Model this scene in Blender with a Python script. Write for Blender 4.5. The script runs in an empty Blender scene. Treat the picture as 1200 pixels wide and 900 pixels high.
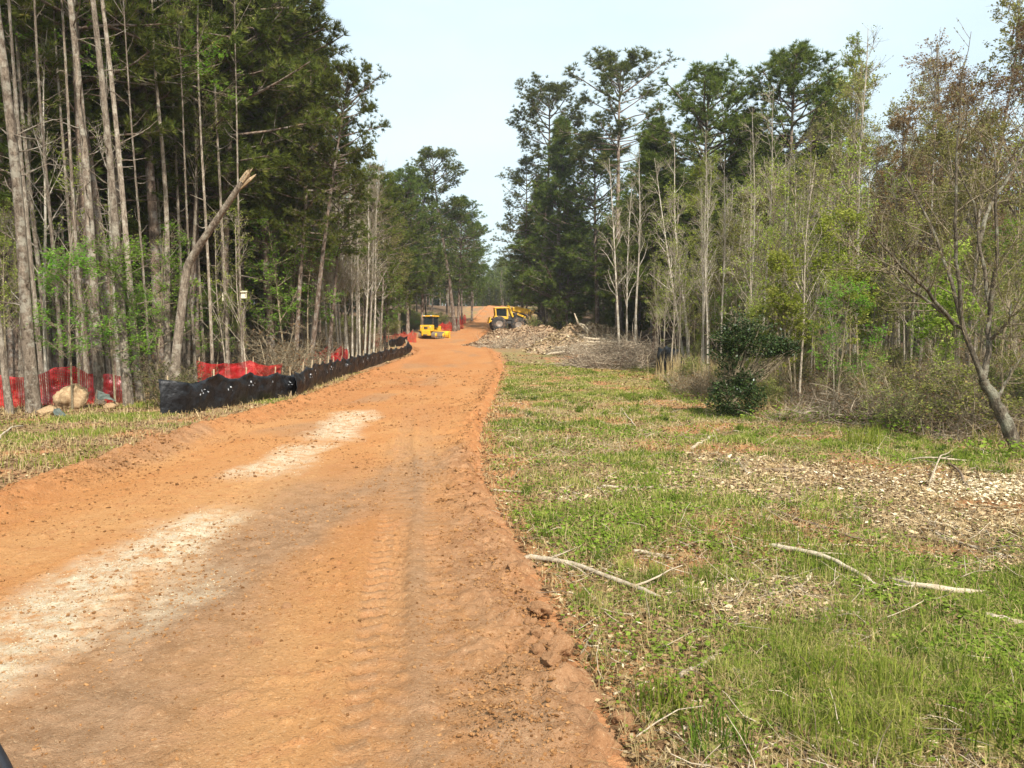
import bpy, bmesh, math, random
import numpy as np
from mathutils import Matrix, Vector, Euler

R = math.radians
sc = bpy.context.scene
COL = sc.collection
rng = np.random.default_rng(11)
random.seed(5)

# ------------------------------------------------------------------ camera, sky, sun, exposure
FPX, EYE, PITCH = 906.0, 1.7, math.atan(50 / 906.0)
cam_data = bpy.data.cameras.new("camera")
cam_data.sensor_width = 36.0
cam_data.lens = FPX / 1200 * 36
cam_data.clip_start = 0.05
cam_data.clip_end = 6000
cam = bpy.data.objects.new("camera", cam_data)
COL.objects.link(cam)
cam.location = (0, 0, EYE)
cam.rotation_euler = (R(90) - PITCH, 0, 0)
sc.camera = cam

SUN_EL, SUN_AZ = R(46), R(158)          # azimuth clockwise from the view direction (+Y)
world = bpy.data.worlds.new("World")
sc.world = world
world.use_nodes = True
wn = world.node_tree
wn.nodes.clear()
w_out = wn.nodes.new("ShaderNodeOutputWorld")
w_bg = wn.nodes.new("ShaderNodeBackground")
w_sky = wn.nodes.new("ShaderNodeTexSky")
w_sky.sky_type = 'NISHITA'
w_sky.sun_disc = False
w_sky.sun_elevation = SUN_EL
w_sky.sun_rotation = SUN_AZ
w_sky.air_density = 1.3
w_sky.dust_density = 3.0
w_sky.ozone_density = 1.5
# thin high overcast veil: real cloud cover over the blue
w_tc = wn.nodes.new("ShaderNodeTexCoord")
w_map = wn.nodes.new("ShaderNodeMapping")
w_map.inputs['Scale'].default_value = (1.0, 1.0, 2.6)
w_noise = wn.nodes.new("ShaderNodeTexNoise")
w_noise.inputs['Scale'].default_value = 2.2
w_noise.inputs['Detail'].default_value = 5
w_noise.inputs['Roughness'].default_value = 0.5
w_ramp = wn.nodes.new("ShaderNodeMapRange")
w_ramp.inputs['From Min'].default_value = 0.3
w_ramp.inputs['From Max'].default_value = 0.75
w_ramp.inputs['To Min'].default_value = 0.55
w_ramp.inputs['To Max'].default_value = 1.0
w_mix = wn.nodes.new("ShaderNodeMix")
w_mix.data_type = 'RGBA'
w_mix.inputs[7].default_value = (4.5, 5.35, 5.6, 1)
wn.links.new(w_tc.outputs['Generated'], w_map.inputs['Vector'])
wn.links.new(w_map.outputs['Vector'], w_noise.inputs['Vector'])
wn.links.new(w_noise.outputs['Fac'], w_ramp.inputs['Value'])
wn.links.new(w_ramp.outputs['Result'], w_mix.inputs[0])
wn.links.new(w_sky.outputs['Color'], w_mix.inputs[6])
wn.links.new(w_mix.outputs[2], w_bg.inputs['Color'])
w_bg.inputs['Strength'].default_value = 0.125
wn.links.new(w_bg.outputs['Background'], w_out.inputs['Surface'])

sun_data = bpy.data.lights.new("sun", 'SUN')
sun_data.energy = 4.8
sun_data.angle = R(1.5)
sun_data.color = (1.0, 0.94, 0.84)
sun = bpy.data.objects.new("sun", sun_data)
COL.objects.link(sun)
sdir = Vector((math.sin(SUN_AZ) * math.cos(SUN_EL), math.cos(SUN_AZ) * math.cos(SUN_EL), math.sin(SUN_EL)))
sun.rotation_euler = (-sdir).to_track_quat('-Z', 'Y').to_euler()
sun.location = (20, -20, 40)

vs = sc.view_settings
vs.view_transform = 'Standard'
vs.look = 'None'
vs.gamma = 1
vs.use_curve_mapping = False
vs.exposure = 0.82
sc.cycles.max_bounces = 6
sc.cycles.diffuse_bounces = 3
sc.cycles.transmission_bounces = 3
sc.cycles.transparent_max_bounces = 6


# ------------------------------------------------------------------ numeric helpers
def _hash(ix, iy, seed):
    n = (ix.astype(np.int64) * 374761393 + iy.astype(np.int64) * 668265263 + seed * 1442695041) & 0xFFFFFFFF
    n = ((n ^ (n >> 13)) * 1274126177) & 0xFFFFFFFF
    n = ((n ^ (n >> 15)) * 668265263) & 0xFFFFFFFF
    return ((n ^ (n >> 16)) & 0xFFFFFF) / float(0xFFFFFF)


def vnoise(x, y, seed=0):
    x = np.asarray(x, float); y = np.asarray(y, float)
    ix = np.floor(x); iy = np.floor(y)
    fx = x - ix; fy = y - iy
    fx = fx * fx * (3 - 2 * fx); fy = fy * fy * (3 - 2 * fy)
    a = _hash(ix, iy, seed); b = _hash(ix + 1, iy, seed)
    c = _hash(ix, iy + 1, seed); d = _hash(ix + 1, iy + 1, seed)
    return (a * (1 - fx) + b * fx) * (1 - fy) + (c * (1 - fx) + d * fx) * fy


def fbm(x, y, o=4, seed=0):
    s = 0; a = 0.5; t = 0
    x = np.asarray(x, float); y = np.asarray(y, float)
    for k in range(o):
        s = s + a * vnoise(x, y, seed + k * 17); t += a
        x = x * 2.03 + 3.1; y = y * 2.03 + 7.7; a *= 0.5
    return s / t


def sstep(a, b, x):
    t = np.clip((np.asarray(x, float) - a) / (b - a), 0, 1)
    return t * t * (3 - 2 * t)


def table(pts, step=1.0, win=9):
    ys = np.arange(-60, 900, step)
    p = np.array(pts, float)
    z = np.interp(ys, p[:, 0], p[:, 1])
    k = np.ones(win) / win
    zp = np.pad(z, win // 2, mode='edge')
    z = np.convolve(zp, k, 'valid')
    return lambda y: np.interp(y, ys, z)


z_along = table([(-60, 0), (0, 0), (15, -.10), (25, -.13), (35, .0), (45, .25), (60, .8), (85, 2.0), (120, 4.5),
                 (170, 9.4), (230, 11.6), (330, 13), (600, 14), (900, 14)])
x_right = table([(-60, 1.5), (0, .75), (3, .36), (5, .16), (9.6, -.48), (14, -.7), (20, -.75), (30, -.7), (45, -.6),
                 (60, -1.4), (75, -3.4), (90, -3.6), (120, -2.4), (170, -2.2), (230, .5), (400, 10)], .25, 7)
x_left = table([(-60, -5), (0, -4.7), (8.3, -5.6), (14, -6.1), (19, -6.3), (26, -6.5), (36, -7.1), (46, -7.15), (56, -7.0),
                (62, -7.6), (72, -10.2), (90, -10.6), (120, -6.4), (170, -5.4), (230, -2.5), (400, 0)], .25, 7)
x_wood_r = table([(-60, 12), (0, 9.5), (8, 8.4), (12, 8.0), (15, 6.6), (20, 5.4), (30, 6.5), (38, 7.4), (45, 8.5), (60, 10),
                  (80, 8.5), (100, 6), (170, 4.5), (300, 10)])
x_wood_l = table([(-60, -12), (0, -11), (15, -11.3), (20, -11.3), (26, -10), (36, -9.6), (46, -9.3), (60, -10.5), (72, -13),
                  (90, -13.5), (120, -9.5), (170, -9.5), (300, -8)])


def zg(x, y):
    x = np.asarray(x, float); y = np.asarray(y, float)
    off = np.maximum(x_left(y) - x, x - x_right(y))          # distance outside the road
    k = sstep(0, 1.8, off)
    z = z_along(y)
    z = z + k * (0.30 * (fbm(x / 5, y / 5, 3, 3) - .5) + 0.10 * (fbm(x / 0.9, y / 0.9, 3, 9) - .5))
    z = z + 0.35 * sstep(2, 6, x - x_wood_r(y)) + 0.35 * sstep(3, 12, x_wood_l(y) - x)
    return z


def gx(px, y):
    z = float(zg(0, y))
    return (px - 600) / FPX * (y * math.cos(PITCH) + (EYE - z) * math.sin(PITCH))


def ray(px, py):
    a = (px - 600) / FPX; b = (450 - py) / FPX
    c, s = math.cos(PITCH), math.sin(PITCH)
    return np.array([a, c + b * s, b * c - s])


def ground_at(px, py):
    d = ray(px, py)
    t = np.geomspace(1.5, 400, 4000)
    h = EYE + d[2] * t - zg(d[0] * t, d[1] * t)
    i = np.argmax(h < 0)
    if h[i] >= 0: i = len(t) - 1
    return d[0] * t[i], d[1] * t[i]


def at_depth(px, py, y):
    d = ray(px, py)
    t = y / d[1]
    return np.array([d[0] * t, y, EYE + d[2] * t])


# ------------------------------------------------------------------ mesh helpers
def mesh_np(name, chunks, mats, smooth=True):
    """chunks: list of (V, F, material index, tint or None)"""
    Vs, F3, F4, M3, M4, T = [], [], [], [], [], []
    n0 = 0; any_t = any(c[3] is not None for c in chunks)
    for V, F, mi, tint in chunks:
        V = np.asarray(V, np.float32).reshape(-1, 3); F = np.asarray(F, np.int64)
        if len(V) == 0: continue
        Vs.append(V)
        if F.shape[1] == 3: F3.append(F + n0); M3.append(np.full(len(F), mi))
        else: F4.append(F + n0); M4.append(np.full(len(F), mi))
        if any_t: T.append(np.full(len(V), .5) if tint is None else np.asarray(tint, np.float32))
        n0 += len(V)
    V = np.concatenate(Vs)
    f4 = np.concatenate(F4) if F4 else np.zeros((0, 4), np.int64)
    f3 = np.concatenate(F3) if F3 else np.zeros((0, 3), np.int64)
    mi = np.concatenate(([*M4] if M4 else []) + ([*M3] if M3 else []))
    me = bpy.data.meshes.new(name)
    me.vertices.add(len(V)); me.vertices.foreach_set('co', V.ravel())
    nl = f4.size + f3.size
    me.loops.add(nl)
    me.loops.foreach_set('vertex_index', np.concatenate([f4.ravel(), f3.ravel()]).astype(np.int32))
    npoly = len(f4) + len(f3)
    me.polygons.add(npoly)
    starts = np.concatenate([np.arange(len(f4)) * 4, len(f4) * 4 + np.arange(len(f3)) * 3]).astype(np.int32)
    me.polygons.foreach_set('loop_start', starts)
    me.polygons.foreach_set('material_index', mi.astype(np.int32))
    me.polygons.foreach_set('use_smooth', np.full(npoly, smooth))
    for m in mats: me.materials.append(m)
    if any_t:
        at = me.attributes.new('tint', 'FLOAT', 'POINT')
        at.data.foreach_set('value', np.concatenate(T).astype(np.float32))
    me.update(calc_edges=True)
    return me


def attr(me, name, vals):
    at = me.attributes.new(name, 'FLOAT', 'POINT')
    at.data.foreach_set('value', np.asarray(vals, np.float32))


def tube(P, Rd, S=6, cap=True):
    """batch of tubes. P (B,K,3), Rd (B,K)"""
    P = np.asarray(P, float); Rd = np.asarray(Rd, float)
    B, K = P.shape[:2]
    T = np.gradient(P, axis=1)
    T /= np.linalg.norm(T, axis=2, keepdims=True) + 1e-9
    d = P[:, -1] - P[:, 0]; d /= np.linalg.norm(d, axis=1, keepdims=True) + 1e-9
    ref = np.where(np.abs(d[:, 2:3]) < .85, np.array([[0, 0, 1.0]]), np.array([[1.0, 0, 0]]))
    N = np.cross(T, ref[:, None, :]); N /= np.linalg.norm(N, axis=2, keepdims=True) + 1e-9
    Bn = np.cross(T, N)
    a = np.arange(S) / S * 2 * np.pi
    V = P[:, :, None] + Rd[:, :, None, None] * (np.cos(a)[:, None] * N[:, :, None] + np.sin(a)[:, None] * Bn[:, :, None])
    b = np.arange(B)[:, None, None] * K * S; k = np.arange(K - 1)[None, :, None] * S; s = np.arange(S)[None, None, :]
    s2 = (s + 1) % S
    F = np.stack([b + k + s, b + k + s2, b + k + S + s2, b + k + S + s], -1).reshape(-1, 4)
    return V.reshape(-1, 3), F


def unit(n, g=rng):
    v = g.normal(size=(n, 3)); return v / np.linalg.norm(v, axis=1, keepdims=True)


def norm(v): return v / (np.linalg.norm(v, axis=-1, keepdims=True) + 1e-9)


def grow(S, D, L, K, wob, up, g):
    P = [S]; d = norm(D)
    for k in range(K - 1):
        d = d + g.normal(0, wob, d.shape); d[:, 2] += up; d = norm(d)
        P.append(P[-1] + d * (L / (K - 1))[:, None])
    return np.stack(P, 1)


def spawn(P, Rd, n, t0, t1, a0, a1, g, flat=1.0):
    B, K = P.shape[:2]
    t = g.uniform(t0, t1, (B, n)).ravel()
    b = np.repeat(np.arange(B), n)
    f = t * (K - 1); i = np.minimum(f.astype(int), K - 2); w = (f - i)[:, None]
    S = P[b, i] * (1 - w) + P[b, i + 1] * w
    T = norm(P[b, i + 1] - P[b, i])
    rr = Rd[b, i] * (1 - w[:, 0]) + Rd[b, i + 1] * w[:, 0]
    p = unit(len(b), g); p[:, 2] *= flat
    p = norm(p - T * (p * T).sum(1, keepdims=True))
    a = g.uniform(a0, a1, len(b))[:, None]
    return S, norm(np.cos(a) * T + np.sin(a) * p), rr, t, b


def leaf_quads(C, size, g, up=0.3, asp=0.6):
    n = len(C)
    a = norm(unit(n, g)); nrm = unit(n, g); nrm[:, 2] = np.abs(nrm[:, 2]) + up
    a = norm(a - nrm * 0); b = norm(np.cross(nrm, a)); a = norm(np.cross(b, norm(nrm)))
    s = (size * g.uniform(.6, 1.3, n))[:, None]
    V = np.stack([C - a * s * .5, C + b * s * asp * .5, C + a * s * .5, C - b * s * asp * .5], 1)
    F = np.arange(n * 4).reshape(n, 4)
    return V.reshape(-1, 3), F


def needles(C, A, per, ln, w, g, spread=.9):
    n = len(C)
    C = np.repeat(C, per, 0); A = np.repeat(A, per, 0)
    d = norm(A + unit(n * per, g) * spread)
    L = (ln * g.uniform(.7, 1.2, n * per))[:, None]
    p = norm(np.cross(d, unit(n * per, g))) * w * .5
    base = C + d * L * .08
    V = np.stack([base - p, base + p, base + d * L], 1).reshape(-1, 3)
    return V, np.arange(n * per * 3).reshape(-1, 3)


# ------------------------------------------------------------------ materials
class NT:
    def __init__(s, name):
        s.m = bpy.data.materials.new(name); s.m.use_nodes = True
        s.t = s.m.node_tree; s.t.nodes.clear()
        s.out = s.t.nodes.new('ShaderNodeOutputMaterial')

    def n(s, typ, **kw):
        nd = s.t.nodes.new('ShaderNode' + typ)
        for k, v in kw.items():
            if k in nd.inputs: s.set(nd.inputs[k], v)
            else: setattr(nd, k, v)
        return nd

    def set(s, sock, v):
        if isinstance(v, bpy.types.NodeSocket): s.t.links.new(v, sock)
        else: sock.default_value = (*v, 1) if isinstance(v, tuple) and len(v) == 3 and sock.type == 'RGBA' else v

    def obj(s): return s.n('TexCoord').outputs['Object']

    def noise(s, scale, detail=4, rough=.55, vec=None):
        nd = s.n('TexNoise', Scale=scale, Detail=detail, Roughness=rough)
        if vec is not None: s.set(nd.inputs['Vector'], vec)
        return nd.outputs['Fac']

    def rng(s, v, a, b, c=0.0, d=1.0):
        nd = s.n('MapRange'); s.set(nd.inputs['Value'], v)
        for k, x in (('From Min', a), ('From Max', b), ('To Min', c), ('To Max', d)): nd.inputs[k].default_value = x
        return nd.outputs['Result']

    def mix(s, f, a, b, blend='MIX'):
        nd = s.n('Mix', data_type='RGBA', blend_type=blend)
        s.set(nd.inputs[0], f); s.set(nd.inputs[6], a); s.set(nd.inputs[7], b)
        return nd.outputs[2]

    def math(s, op, a, b=0.0):
        nd = s.n('Math', operation=op); s.set(nd.inputs[0], a); s.set(nd.inputs[1], b)
        return nd.outputs[0]

    def attr(s, name): return s.n('Attribute', attribute_name=name).outputs['Fac']

    def ramp(s, v, stops):
        nd = s.n('ValToRGB'); s.set(nd.inputs[0], v); e = nd.color_ramp.elements
        while len(e) < len(stops): e.new(0.5)
        for k, (p, c) in enumerate(stops): e[k].position = p; e[k].color = (*c, 1)
        return nd.outputs[0]

    def vscale(s, vec, xyz):
        nd = s.n('Mapping'); s.set(nd.inputs['Vector'], vec); nd.inputs['Scale'].default_value = xyz
        return nd.outputs['Vector']

    def surf(s, color, rough=.9, bump=None, bstr=.4, bdist=.02, spec=.2, metal=0.0):
        p = s.n('BsdfPrincipled'); s.set(p.inputs['Base Color'], color); s.set(p.inputs['Roughness'], rough)
        p.inputs['Specular IOR Level'].default_value = spec; p.inputs['Metallic'].default_value = metal
        if bump is not None:
            b = s.n('Bump'); s.set(b.inputs['Height'], bump)
            b.inputs['Strength'].default_value = bstr; b.inputs['Distance'].default_value = bdist
            s.t.links.new(b.outputs[0], p.inputs['Normal'])
        s.t.links.new(p.outputs[0], s.out.inputs[0])
        return s.m

    def leaf(s, color, trans=.35, gloss=0.0, tcol=None):
        d = s.n('BsdfDiffuse'); s.set(d.inputs[0], color)
        t = s.n('BsdfTranslucent'); s.set(t.inputs[0], tcol if tcol is not None else color)
        m = s.n('MixShader'); m.inputs[0].default_value = trans
        s.t.links.new(d.outputs[0], m.inputs[1]); s.t.links.new(t.outputs[0], m.inputs[2])
        o = m
        if gloss:
            g = s.n('BsdfGlossy'); g.inputs['Roughness'].default_value = .35; g.inputs[0].default_value = (.9, .95, 1, 1)
            m2 = s.n('MixShader'); m2.inputs[0].default_value = gloss
            s.t.links.new(m.outputs[0], m2.inputs[1]); s.t.links.new(g.outputs[0], m2.inputs[2]); o = m2
        s.t.links.new(o.outputs[0], s.out.inputs[0])
        return s.m


def leaf_mat(name, stops, trans=.35, gloss=0.0, vary=.35):
    k = NT(name)
    c = k.ramp(k.attr('tint'), stops)
    r = k.n('ObjectInfo').outputs['Random']
    hs = k.n('HueSaturation', Color=c)
    k.set(hs.inputs['Value'], k.rng(r, 0, 1, 1 - vary, 1 + vary))
    k.set(hs.inputs['Hue'], k.rng(r, 0, 1, .485, .515))
    return k.leaf(hs.outputs[0], trans, gloss)


def bark_mat(name, dark, light, lichen=None, sc_=6):
    k = NT(name)
    o = k.vscale(k.obj(), (1, 1, .3))
    n1 = k.noise(sc_ * 1.5, 6, .7, o); n2 = k.noise(sc_ * 5, 4, .65, k.vscale(k.obj(), (1, 1, .6)))
    f = k.rng(k.math('ADD', k.math('MULTIPLY', n1, .7), k.math('MULTIPLY', n2, .3)), .40, .60)
    c = k.mix(f, dark, light)
    if lichen:
        l = k.rng(k.noise(3.2, 6, .7, k.obj()), .50, .60)
        c = k.mix(k.math('MULTIPLY', l, .75), c, lichen)
    r = k.n('ObjectInfo').outputs['Random']
    hs = k.n('HueSaturation', Color=c); k.set(hs.inputs['Value'], k.rng(r, 0, 1, .75, 1.2))
    return k.surf(hs.outputs[0], .95, f, .8, .04, .1)


M = {}
M['bark_pine'] = bark_mat('pine_bark', (.06, .04, .03), (.26, .19, .14), (.30, .27, .23), 5)
M['bark_grey'] = bark_mat('grey_bark', (.085, .062, .045), (.30, .24, .18), (.38, .35, .28), 7)
M['bark_pale'] = bark_mat('pale_bark', (.12, .09, .066), (.38, .31, .235), (.48, .43, .34), 9)
M['bark_stem'] = bark_mat('pale_stem_bark', (.24, .20, .15), (.52, .46, .36), (.58, .54, .46), 9)
M['bark_olive'] = bark_mat('lichened_bark', (.06, .048, .035), (.22, .18, .13), (.32, .31, .23), 12)
M['twig'] = bark_mat('twig_bark', (.18, .14, .085), (.40, .33, .22), None, 12)
M['twig_pale'] = bark_mat('pale_twig_bark', (.28, .23, .17), (.5, .43, .33), None, 12)
M['needle'] = leaf_mat('pine_needles', [(0, (.05, .07, .015)), (.5, (.13, .155, .032)), (.85, (.18, .19, .045)), (1, (.28, .25, .07))], .42, 0)
M['needle_green'] = leaf_mat('young_pine_needles', [(0, (.05, .075, .016)), (.5, (.13, .18, .034)), (1, (.22, .26, .055))], .42, 0, .25)  # greener needle tone for the young and dense pines
M['leaf_spring'] = leaf_mat('spring_leaves', [(0, (.14, .20, .02)), (.5, (.27, .34, .045)), (1, (.42, .44, .11))], .5, 0, .25)
M['leaf_olive'] = leaf_mat('olive_buds', [(0, (.15, .15, .04)), (.5, (.25, .25, .07)), (1, (.36, .33, .13))], .4, 0, .3)
M['leaf_bright'] = leaf_mat('bright_leaves', [(0, (.09, .20, .02)), (.6, (.17, .33, .03)), (1, (.28, .42, .07))], .5, 0, .15)
M['leaf_rust'] = leaf_mat('rusty_buds', [(0, (.12, .065, .03)), (.5, (.19, .11, .055)), (1, (.26, .17, .08))], .35, 0, .2)
M['leaf_holly'] = leaf_mat('dark_glossy_leaves', [(0, (.014, .028, .008)), (.6, (.04, .068, .018)), (1, (.085, .125, .036))], .2, .025, .1)
M['leaf_shrub'] = leaf_mat('shrub_leaves', [(0, (.10, .10, .03)), (.4, (.19, .22, .045)), (.75, (.30, .32, .075)), (1, (.38, .29, .13))], .35, 0, .3)
M['leaf_dim'] = leaf_mat('dim_shrub_leaves', [(0, (.05, .06, .02)), (.5, (.09, .11, .03)), (1, (.20, .14, .07))], .25, 0, .2)
M['grass'] = leaf_mat('grass_blades', [(0, (.05, .08, .015)), (.3, (.14, .19, .025)), (.6, (.28, .30, .06)), (.78, (.37, .34, .11)), (1, (.48, .40, .19))], .35, 0, 0)
M['straw'] = leaf_mat('dry_straw', [(0, (.22, .15, .065)), (.5, (.42, .325, .15)), (1, (.60, .49, .27))], .3, 0, 0)
M['weed'] = leaf_mat('weed_leaves', [(0, (.07, .12, .015)), (.5, (.15, .22, .025)), (1, (.25, .32, .05))], .35, 0, 0)
M['litter'] = leaf_mat('fallen_leaves', [(0, (.05, .03, .016)), (.45, (.15, .09, .045)), (.75, (.31, .21, .10)), (1, (.48, .38, .22))], .15, 0, 0)
M['chips'] = leaf_mat('wood_chips', [(0, (.13, .085, .05)), (.35, (.30, .21, .115)), (.7, (.5, .385, .22)), (1, (.70, .60, .42))], .05, 0, 0)
M['crumbs'] = leaf_mat('clay_crumbs', [(0, (.10, .045, .02)), (.5, (.25, .12, .052)), (.85, (.36, .20, .095)), (1, (.50, .42, .30))], 0.0, 0, 0)


def wood_mat(name, a, b):
    k = NT(name); o = k.vscale(k.obj(), (1, 1, 1))
    f = k.rng(k.noise(14, 6, .7, o), .35, .65)
    return k.surf(k.mix(f, a, b), .9, f, .6, .01, .1)


M['deadwood'] = wood_mat('weathered_wood', (.20, .15, .10), (.50, .42, .31))
M['deadwood_dark'] = wood_mat('dark_damp_wood', (.08, .055, .04), (.26, .19, .13))
M['deadwood_pale'] = wood_mat('bleached_wood', (.30, .24, .165), (.58, .49, .36))
M['splinter'] = wood_mat('torn_fresh_wood', (.28, .20, .115), (.52, .40, .26))


# ------------------------------------------------------------------ object helpers
def link(name, me, parent=None, kind=None, label=None, cat=None, group=None):
    o = bpy.data.objects.new(name, me)
    COL.objects.link(o)
    if parent is not None: o.parent = parent
    if kind: o['kind'] = kind
    if label: o['label'] = label
    if cat: o['category'] = cat
    if group: o['group'] = group
    return o


def thing(name, label, cat, loc=(0, 0, 0), rot=(0, 0, 0), group=None, scale=1.0):
    o = link(name, None, label=label, cat=cat, group=group)
    o.location = loc; o.rotation_euler = rot
    o.scale = (scale,) * 3 if np.isscalar(scale) else scale
    o.empty_display_size = .2
    return o


# ------------------------------------------------------------------ the ground
xs = np.concatenate([-np.geomspace(420, 14.1, 60), np.linspace(-14, 14, 240), np.geomspace(14.1, 420, 60)])
ysg = np.concatenate([np.linspace(-40, .5, 24), np.geomspace(.6, 900, 400)])
GX, GY = np.meshgrid(xs, ysg)
gxx, gyy = GX.ravel(), GY.ravel()
gz = zg(gxx, gyy)
off = np.maximum(x_left(gyy) - gxx, gxx - x_right(gyy))
inside = (gyy > -30) & (gyy < 300)
gz = gz - inside * .22 * sstep(-.12, -.5, off)
nx, ny = len(xs), len(ysg)
ii = (np.arange(ny - 1)[:, None] * nx + np.arange(nx - 1)[None, :]).ravel()
GF = np.stack([ii, ii + 1, ii + nx + 1, ii + nx], 1)

MULCH = [(3.4, 9.2, 2.3, 1.7, 1.0), (4.6, 7.2, 1.8, 1.0, .8), (3.0, 11.3, 1.2, .9, .8), (5.9, 8.9, 1.0, 1.0, .9), (1.2, 8.6, .8, .5, .5),
         (1.6, 5.0, .6, .5, .5), (6.5, 52, 4, 6, .7), (1.2, 13.5, 1.0, .7, .4), (4.0, 5.6, .7, .3, .5)]


def mulch_mask(x, y):
    m = np.zeros_like(np.asarray(x, float))
    wx = (fbm(x * .9, y * .9, 3, 41) - .5) * 1.5; wy = (fbm(x * .9, y * .9, 3, 47) - .5) * 1.5
    for cx, cy, rx, ry, s in MULCH:
        d = np.sqrt(((x + wx - cx) / rx) ** 2 + ((y + wy - cy) / ry) ** 2) * 1.12
        m = np.maximum(m, s * sstep(1.15, .55, d))
    return m


def green_mask(x, y):
    off_r = x - x_right(y); off_l = x_left(y) - x
    field = sstep(.05, .6, off_r) * sstep(.9, -.6, x - x_wood_r(y))
    bank = sstep(.3, 1.0, off_l) * sstep(1.0, -1.5, x_wood_l(y) - x) * (.03 + .97 * sstep(.44, .62, fbm(x * .55, y * .55, 3, 21))) * .9
    f = field * (0.28 + .72 * sstep(.36, .58, fbm(x * .45 + 5, y * .45, 4, 31)))
    return np.maximum(f, bank) * (1 - .72 * mulch_mask(x, y)) * (1 - .75 * sstep(.55, .66, fbm(x * .8, y * .8, 4, 77)))


def ground_material():
    k = NT('woodland_ground'); o = k.obj()
    n1 = k.noise(1.3, 6, .6, o); n2 = k.noise(9, 6, .7, o); n3 = k.noise(45, 4, .7, o)
    soil = k.mix(k.rng(n1, .35, .65), (.15, .085, .045), (.27, .155, .085))
    litter = k.mix(k.rng(n2, .35, .65), (.12, .07, .04), (.34, .235, .14))
    c = k.mix(k.rng(n2, .42, .58), soil, litter)
    straw = k.mix(k.rng(n3, .35, .65), (.22, .165, .075), (.46, .385, .20))
    g = k.attr('green')
    c = k.mix(k.math('MULTIPLY', g, .42), c, straw)
    green = k.mix(k.rng(n3, .35, .65), (.10, .10, .03), (.22, .21, .075))
    c = k.mix(k.math('MULTIPLY', g, k.rng(n2, .40, .56)), c, green)
    mul = k.mix(k.rng(n3, .35, .62), (.23, .155, .09), (.58, .44, .29))
    c = k.mix(k.attr('mulch'), c, mul)
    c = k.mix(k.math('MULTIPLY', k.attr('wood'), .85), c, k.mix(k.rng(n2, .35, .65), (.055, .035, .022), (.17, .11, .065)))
    clay = k.mix(k.rng(n2, .35, .65), (.30, .125, .05), (.45, .22, .10))
    c = k.mix(k.math('MULTIPLY', k.attr('clay'), k.rng(n2, .3, .5)), c, clay)
    return k.surf(c, .97, k.math('ADD', n3, k.math('MULTIPLY', n2, 1.5)), .7, .03, .05)


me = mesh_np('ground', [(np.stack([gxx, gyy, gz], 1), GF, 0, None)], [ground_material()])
attr(me, 'green', green_mask(gxx, gyy))
attr(me, 'mulch', mulch_mask(gxx, gyy))
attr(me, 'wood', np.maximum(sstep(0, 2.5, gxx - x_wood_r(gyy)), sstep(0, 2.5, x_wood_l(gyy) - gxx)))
attr(me, 'clay', sstep(.9, .1, off + .5 * (fbm(gxx * 1.4, gyy * 1.4, 3, 5) - .5)) + .9 * sstep(.55, .68, fbm(gxx * .8, gyy * .8, 4, 77)) * (gxx < x_wood_r(gyy)) * (gxx > x_wood_l(gyy)))
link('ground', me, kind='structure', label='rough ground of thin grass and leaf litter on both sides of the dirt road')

# ------------------------------------------------------------------ the dirt road
ry = np.geomspace(.9, 300, 1100)
ru = np.linspace(0, 1, 360)
RY = np.repeat(ry[:, None], len(ru), 1)
en_l = .22 * (fbm(ry * .9, ry * 0, 3, 61) - .5) + .22 * (fbm(ry * 3.2, ry * 0, 3, 62) - .5)
en_r = .25 * (fbm(ry * .9, ry * 0, 3, 63) - .5) + .34 * (fbm(ry * 3.2, ry * 0 + 9, 4, 64) - .5) + .16 * (fbm(ry * 11, ry * 0 + 5, 3, 65) - .5)
XL = (x_left(ry) - .30 + en_l)[:, None]; XR = (x_right(ry) + .22 + en_r)[:, None]
RX = XL + (XR - XL) * ru[None, :]


def road_relief(x, y, e_l, e_r):
    """height of the road skin above the smooth grade"""
    near = sstep(60, 12, y)
    z = .06 * (fbm(x * .5, y * .22, 3, 70) - .5)
    z = z + .03 * (fbm(x * 2.2, y * .35, 3, 71) - .5)                 # grader streaks along the road
    z = z + near * (.012 * (fbm(x * 3.1, y * 3.1, 3, 72) - .5) + .013 * (fbm(x * 13, y * 11, 4, 73) - .5))
    lump = fbm(x * 11, y * 11, 3, 74)
    z = z + near * .014 * sstep(.60, .80, lump)
    # wheel track with lug prints
    tc = -.20 - .125 * y + .02 * np.sin(y * .8)
    for dx, wd, dep in ((0, .17, .040), (-1.75, .17, .018), (.40, .13, .018)):
        q = np.abs(x - (tc + dx))
        band = sstep(wd, wd * .7, q)
        lug = sstep(-.35, .35, np.sin((y + (x - tc - dx) * np.where(x > tc + dx, 1, -1) * .6) * 2 * np.pi / .17))
        dep = dep * sstep(24, 9, y)
        z = z - band * dep * (.12 + .88 * lug) * sstep(.25, .5, fbm(x * .4, y * .35, 2, 75) + .1) + dep * .35 * np.exp(-((q - wd * 1.15) / .06) ** 2)
    # berms of loose clay along both edges
    z = z + (.10 + .10 * fbm(x * 2, y * 2, 3, 76)) * np.exp(-((e_l - .55) / .30) ** 2) * sstep(3, 9, y)
    z = z + (.02 + .11 * fbm(x * 2.6, y * 2.6, 3, 77)) * (.1 + .9 * sstep(5, 12, y)) * np.exp(-((e_r - .38) / .22) ** 2)
    z = z + .10 * (fbm(x * 9, y * 9, 4, 78) - .4) * (sstep(1.0, .4, e_l) + sstep(.9, .3, e_r))
    eg = np.maximum(sstep(1.0, .3, e_r), sstep(1.2, .4, e_l))
    z = z + near * eg * (.035 * (fbm(x * 24, y * 22, 3, 79) - .5) + .04 * sstep(.5, .75, fbm(x * 5, y * 5, 3, 80)))
    return z


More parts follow.
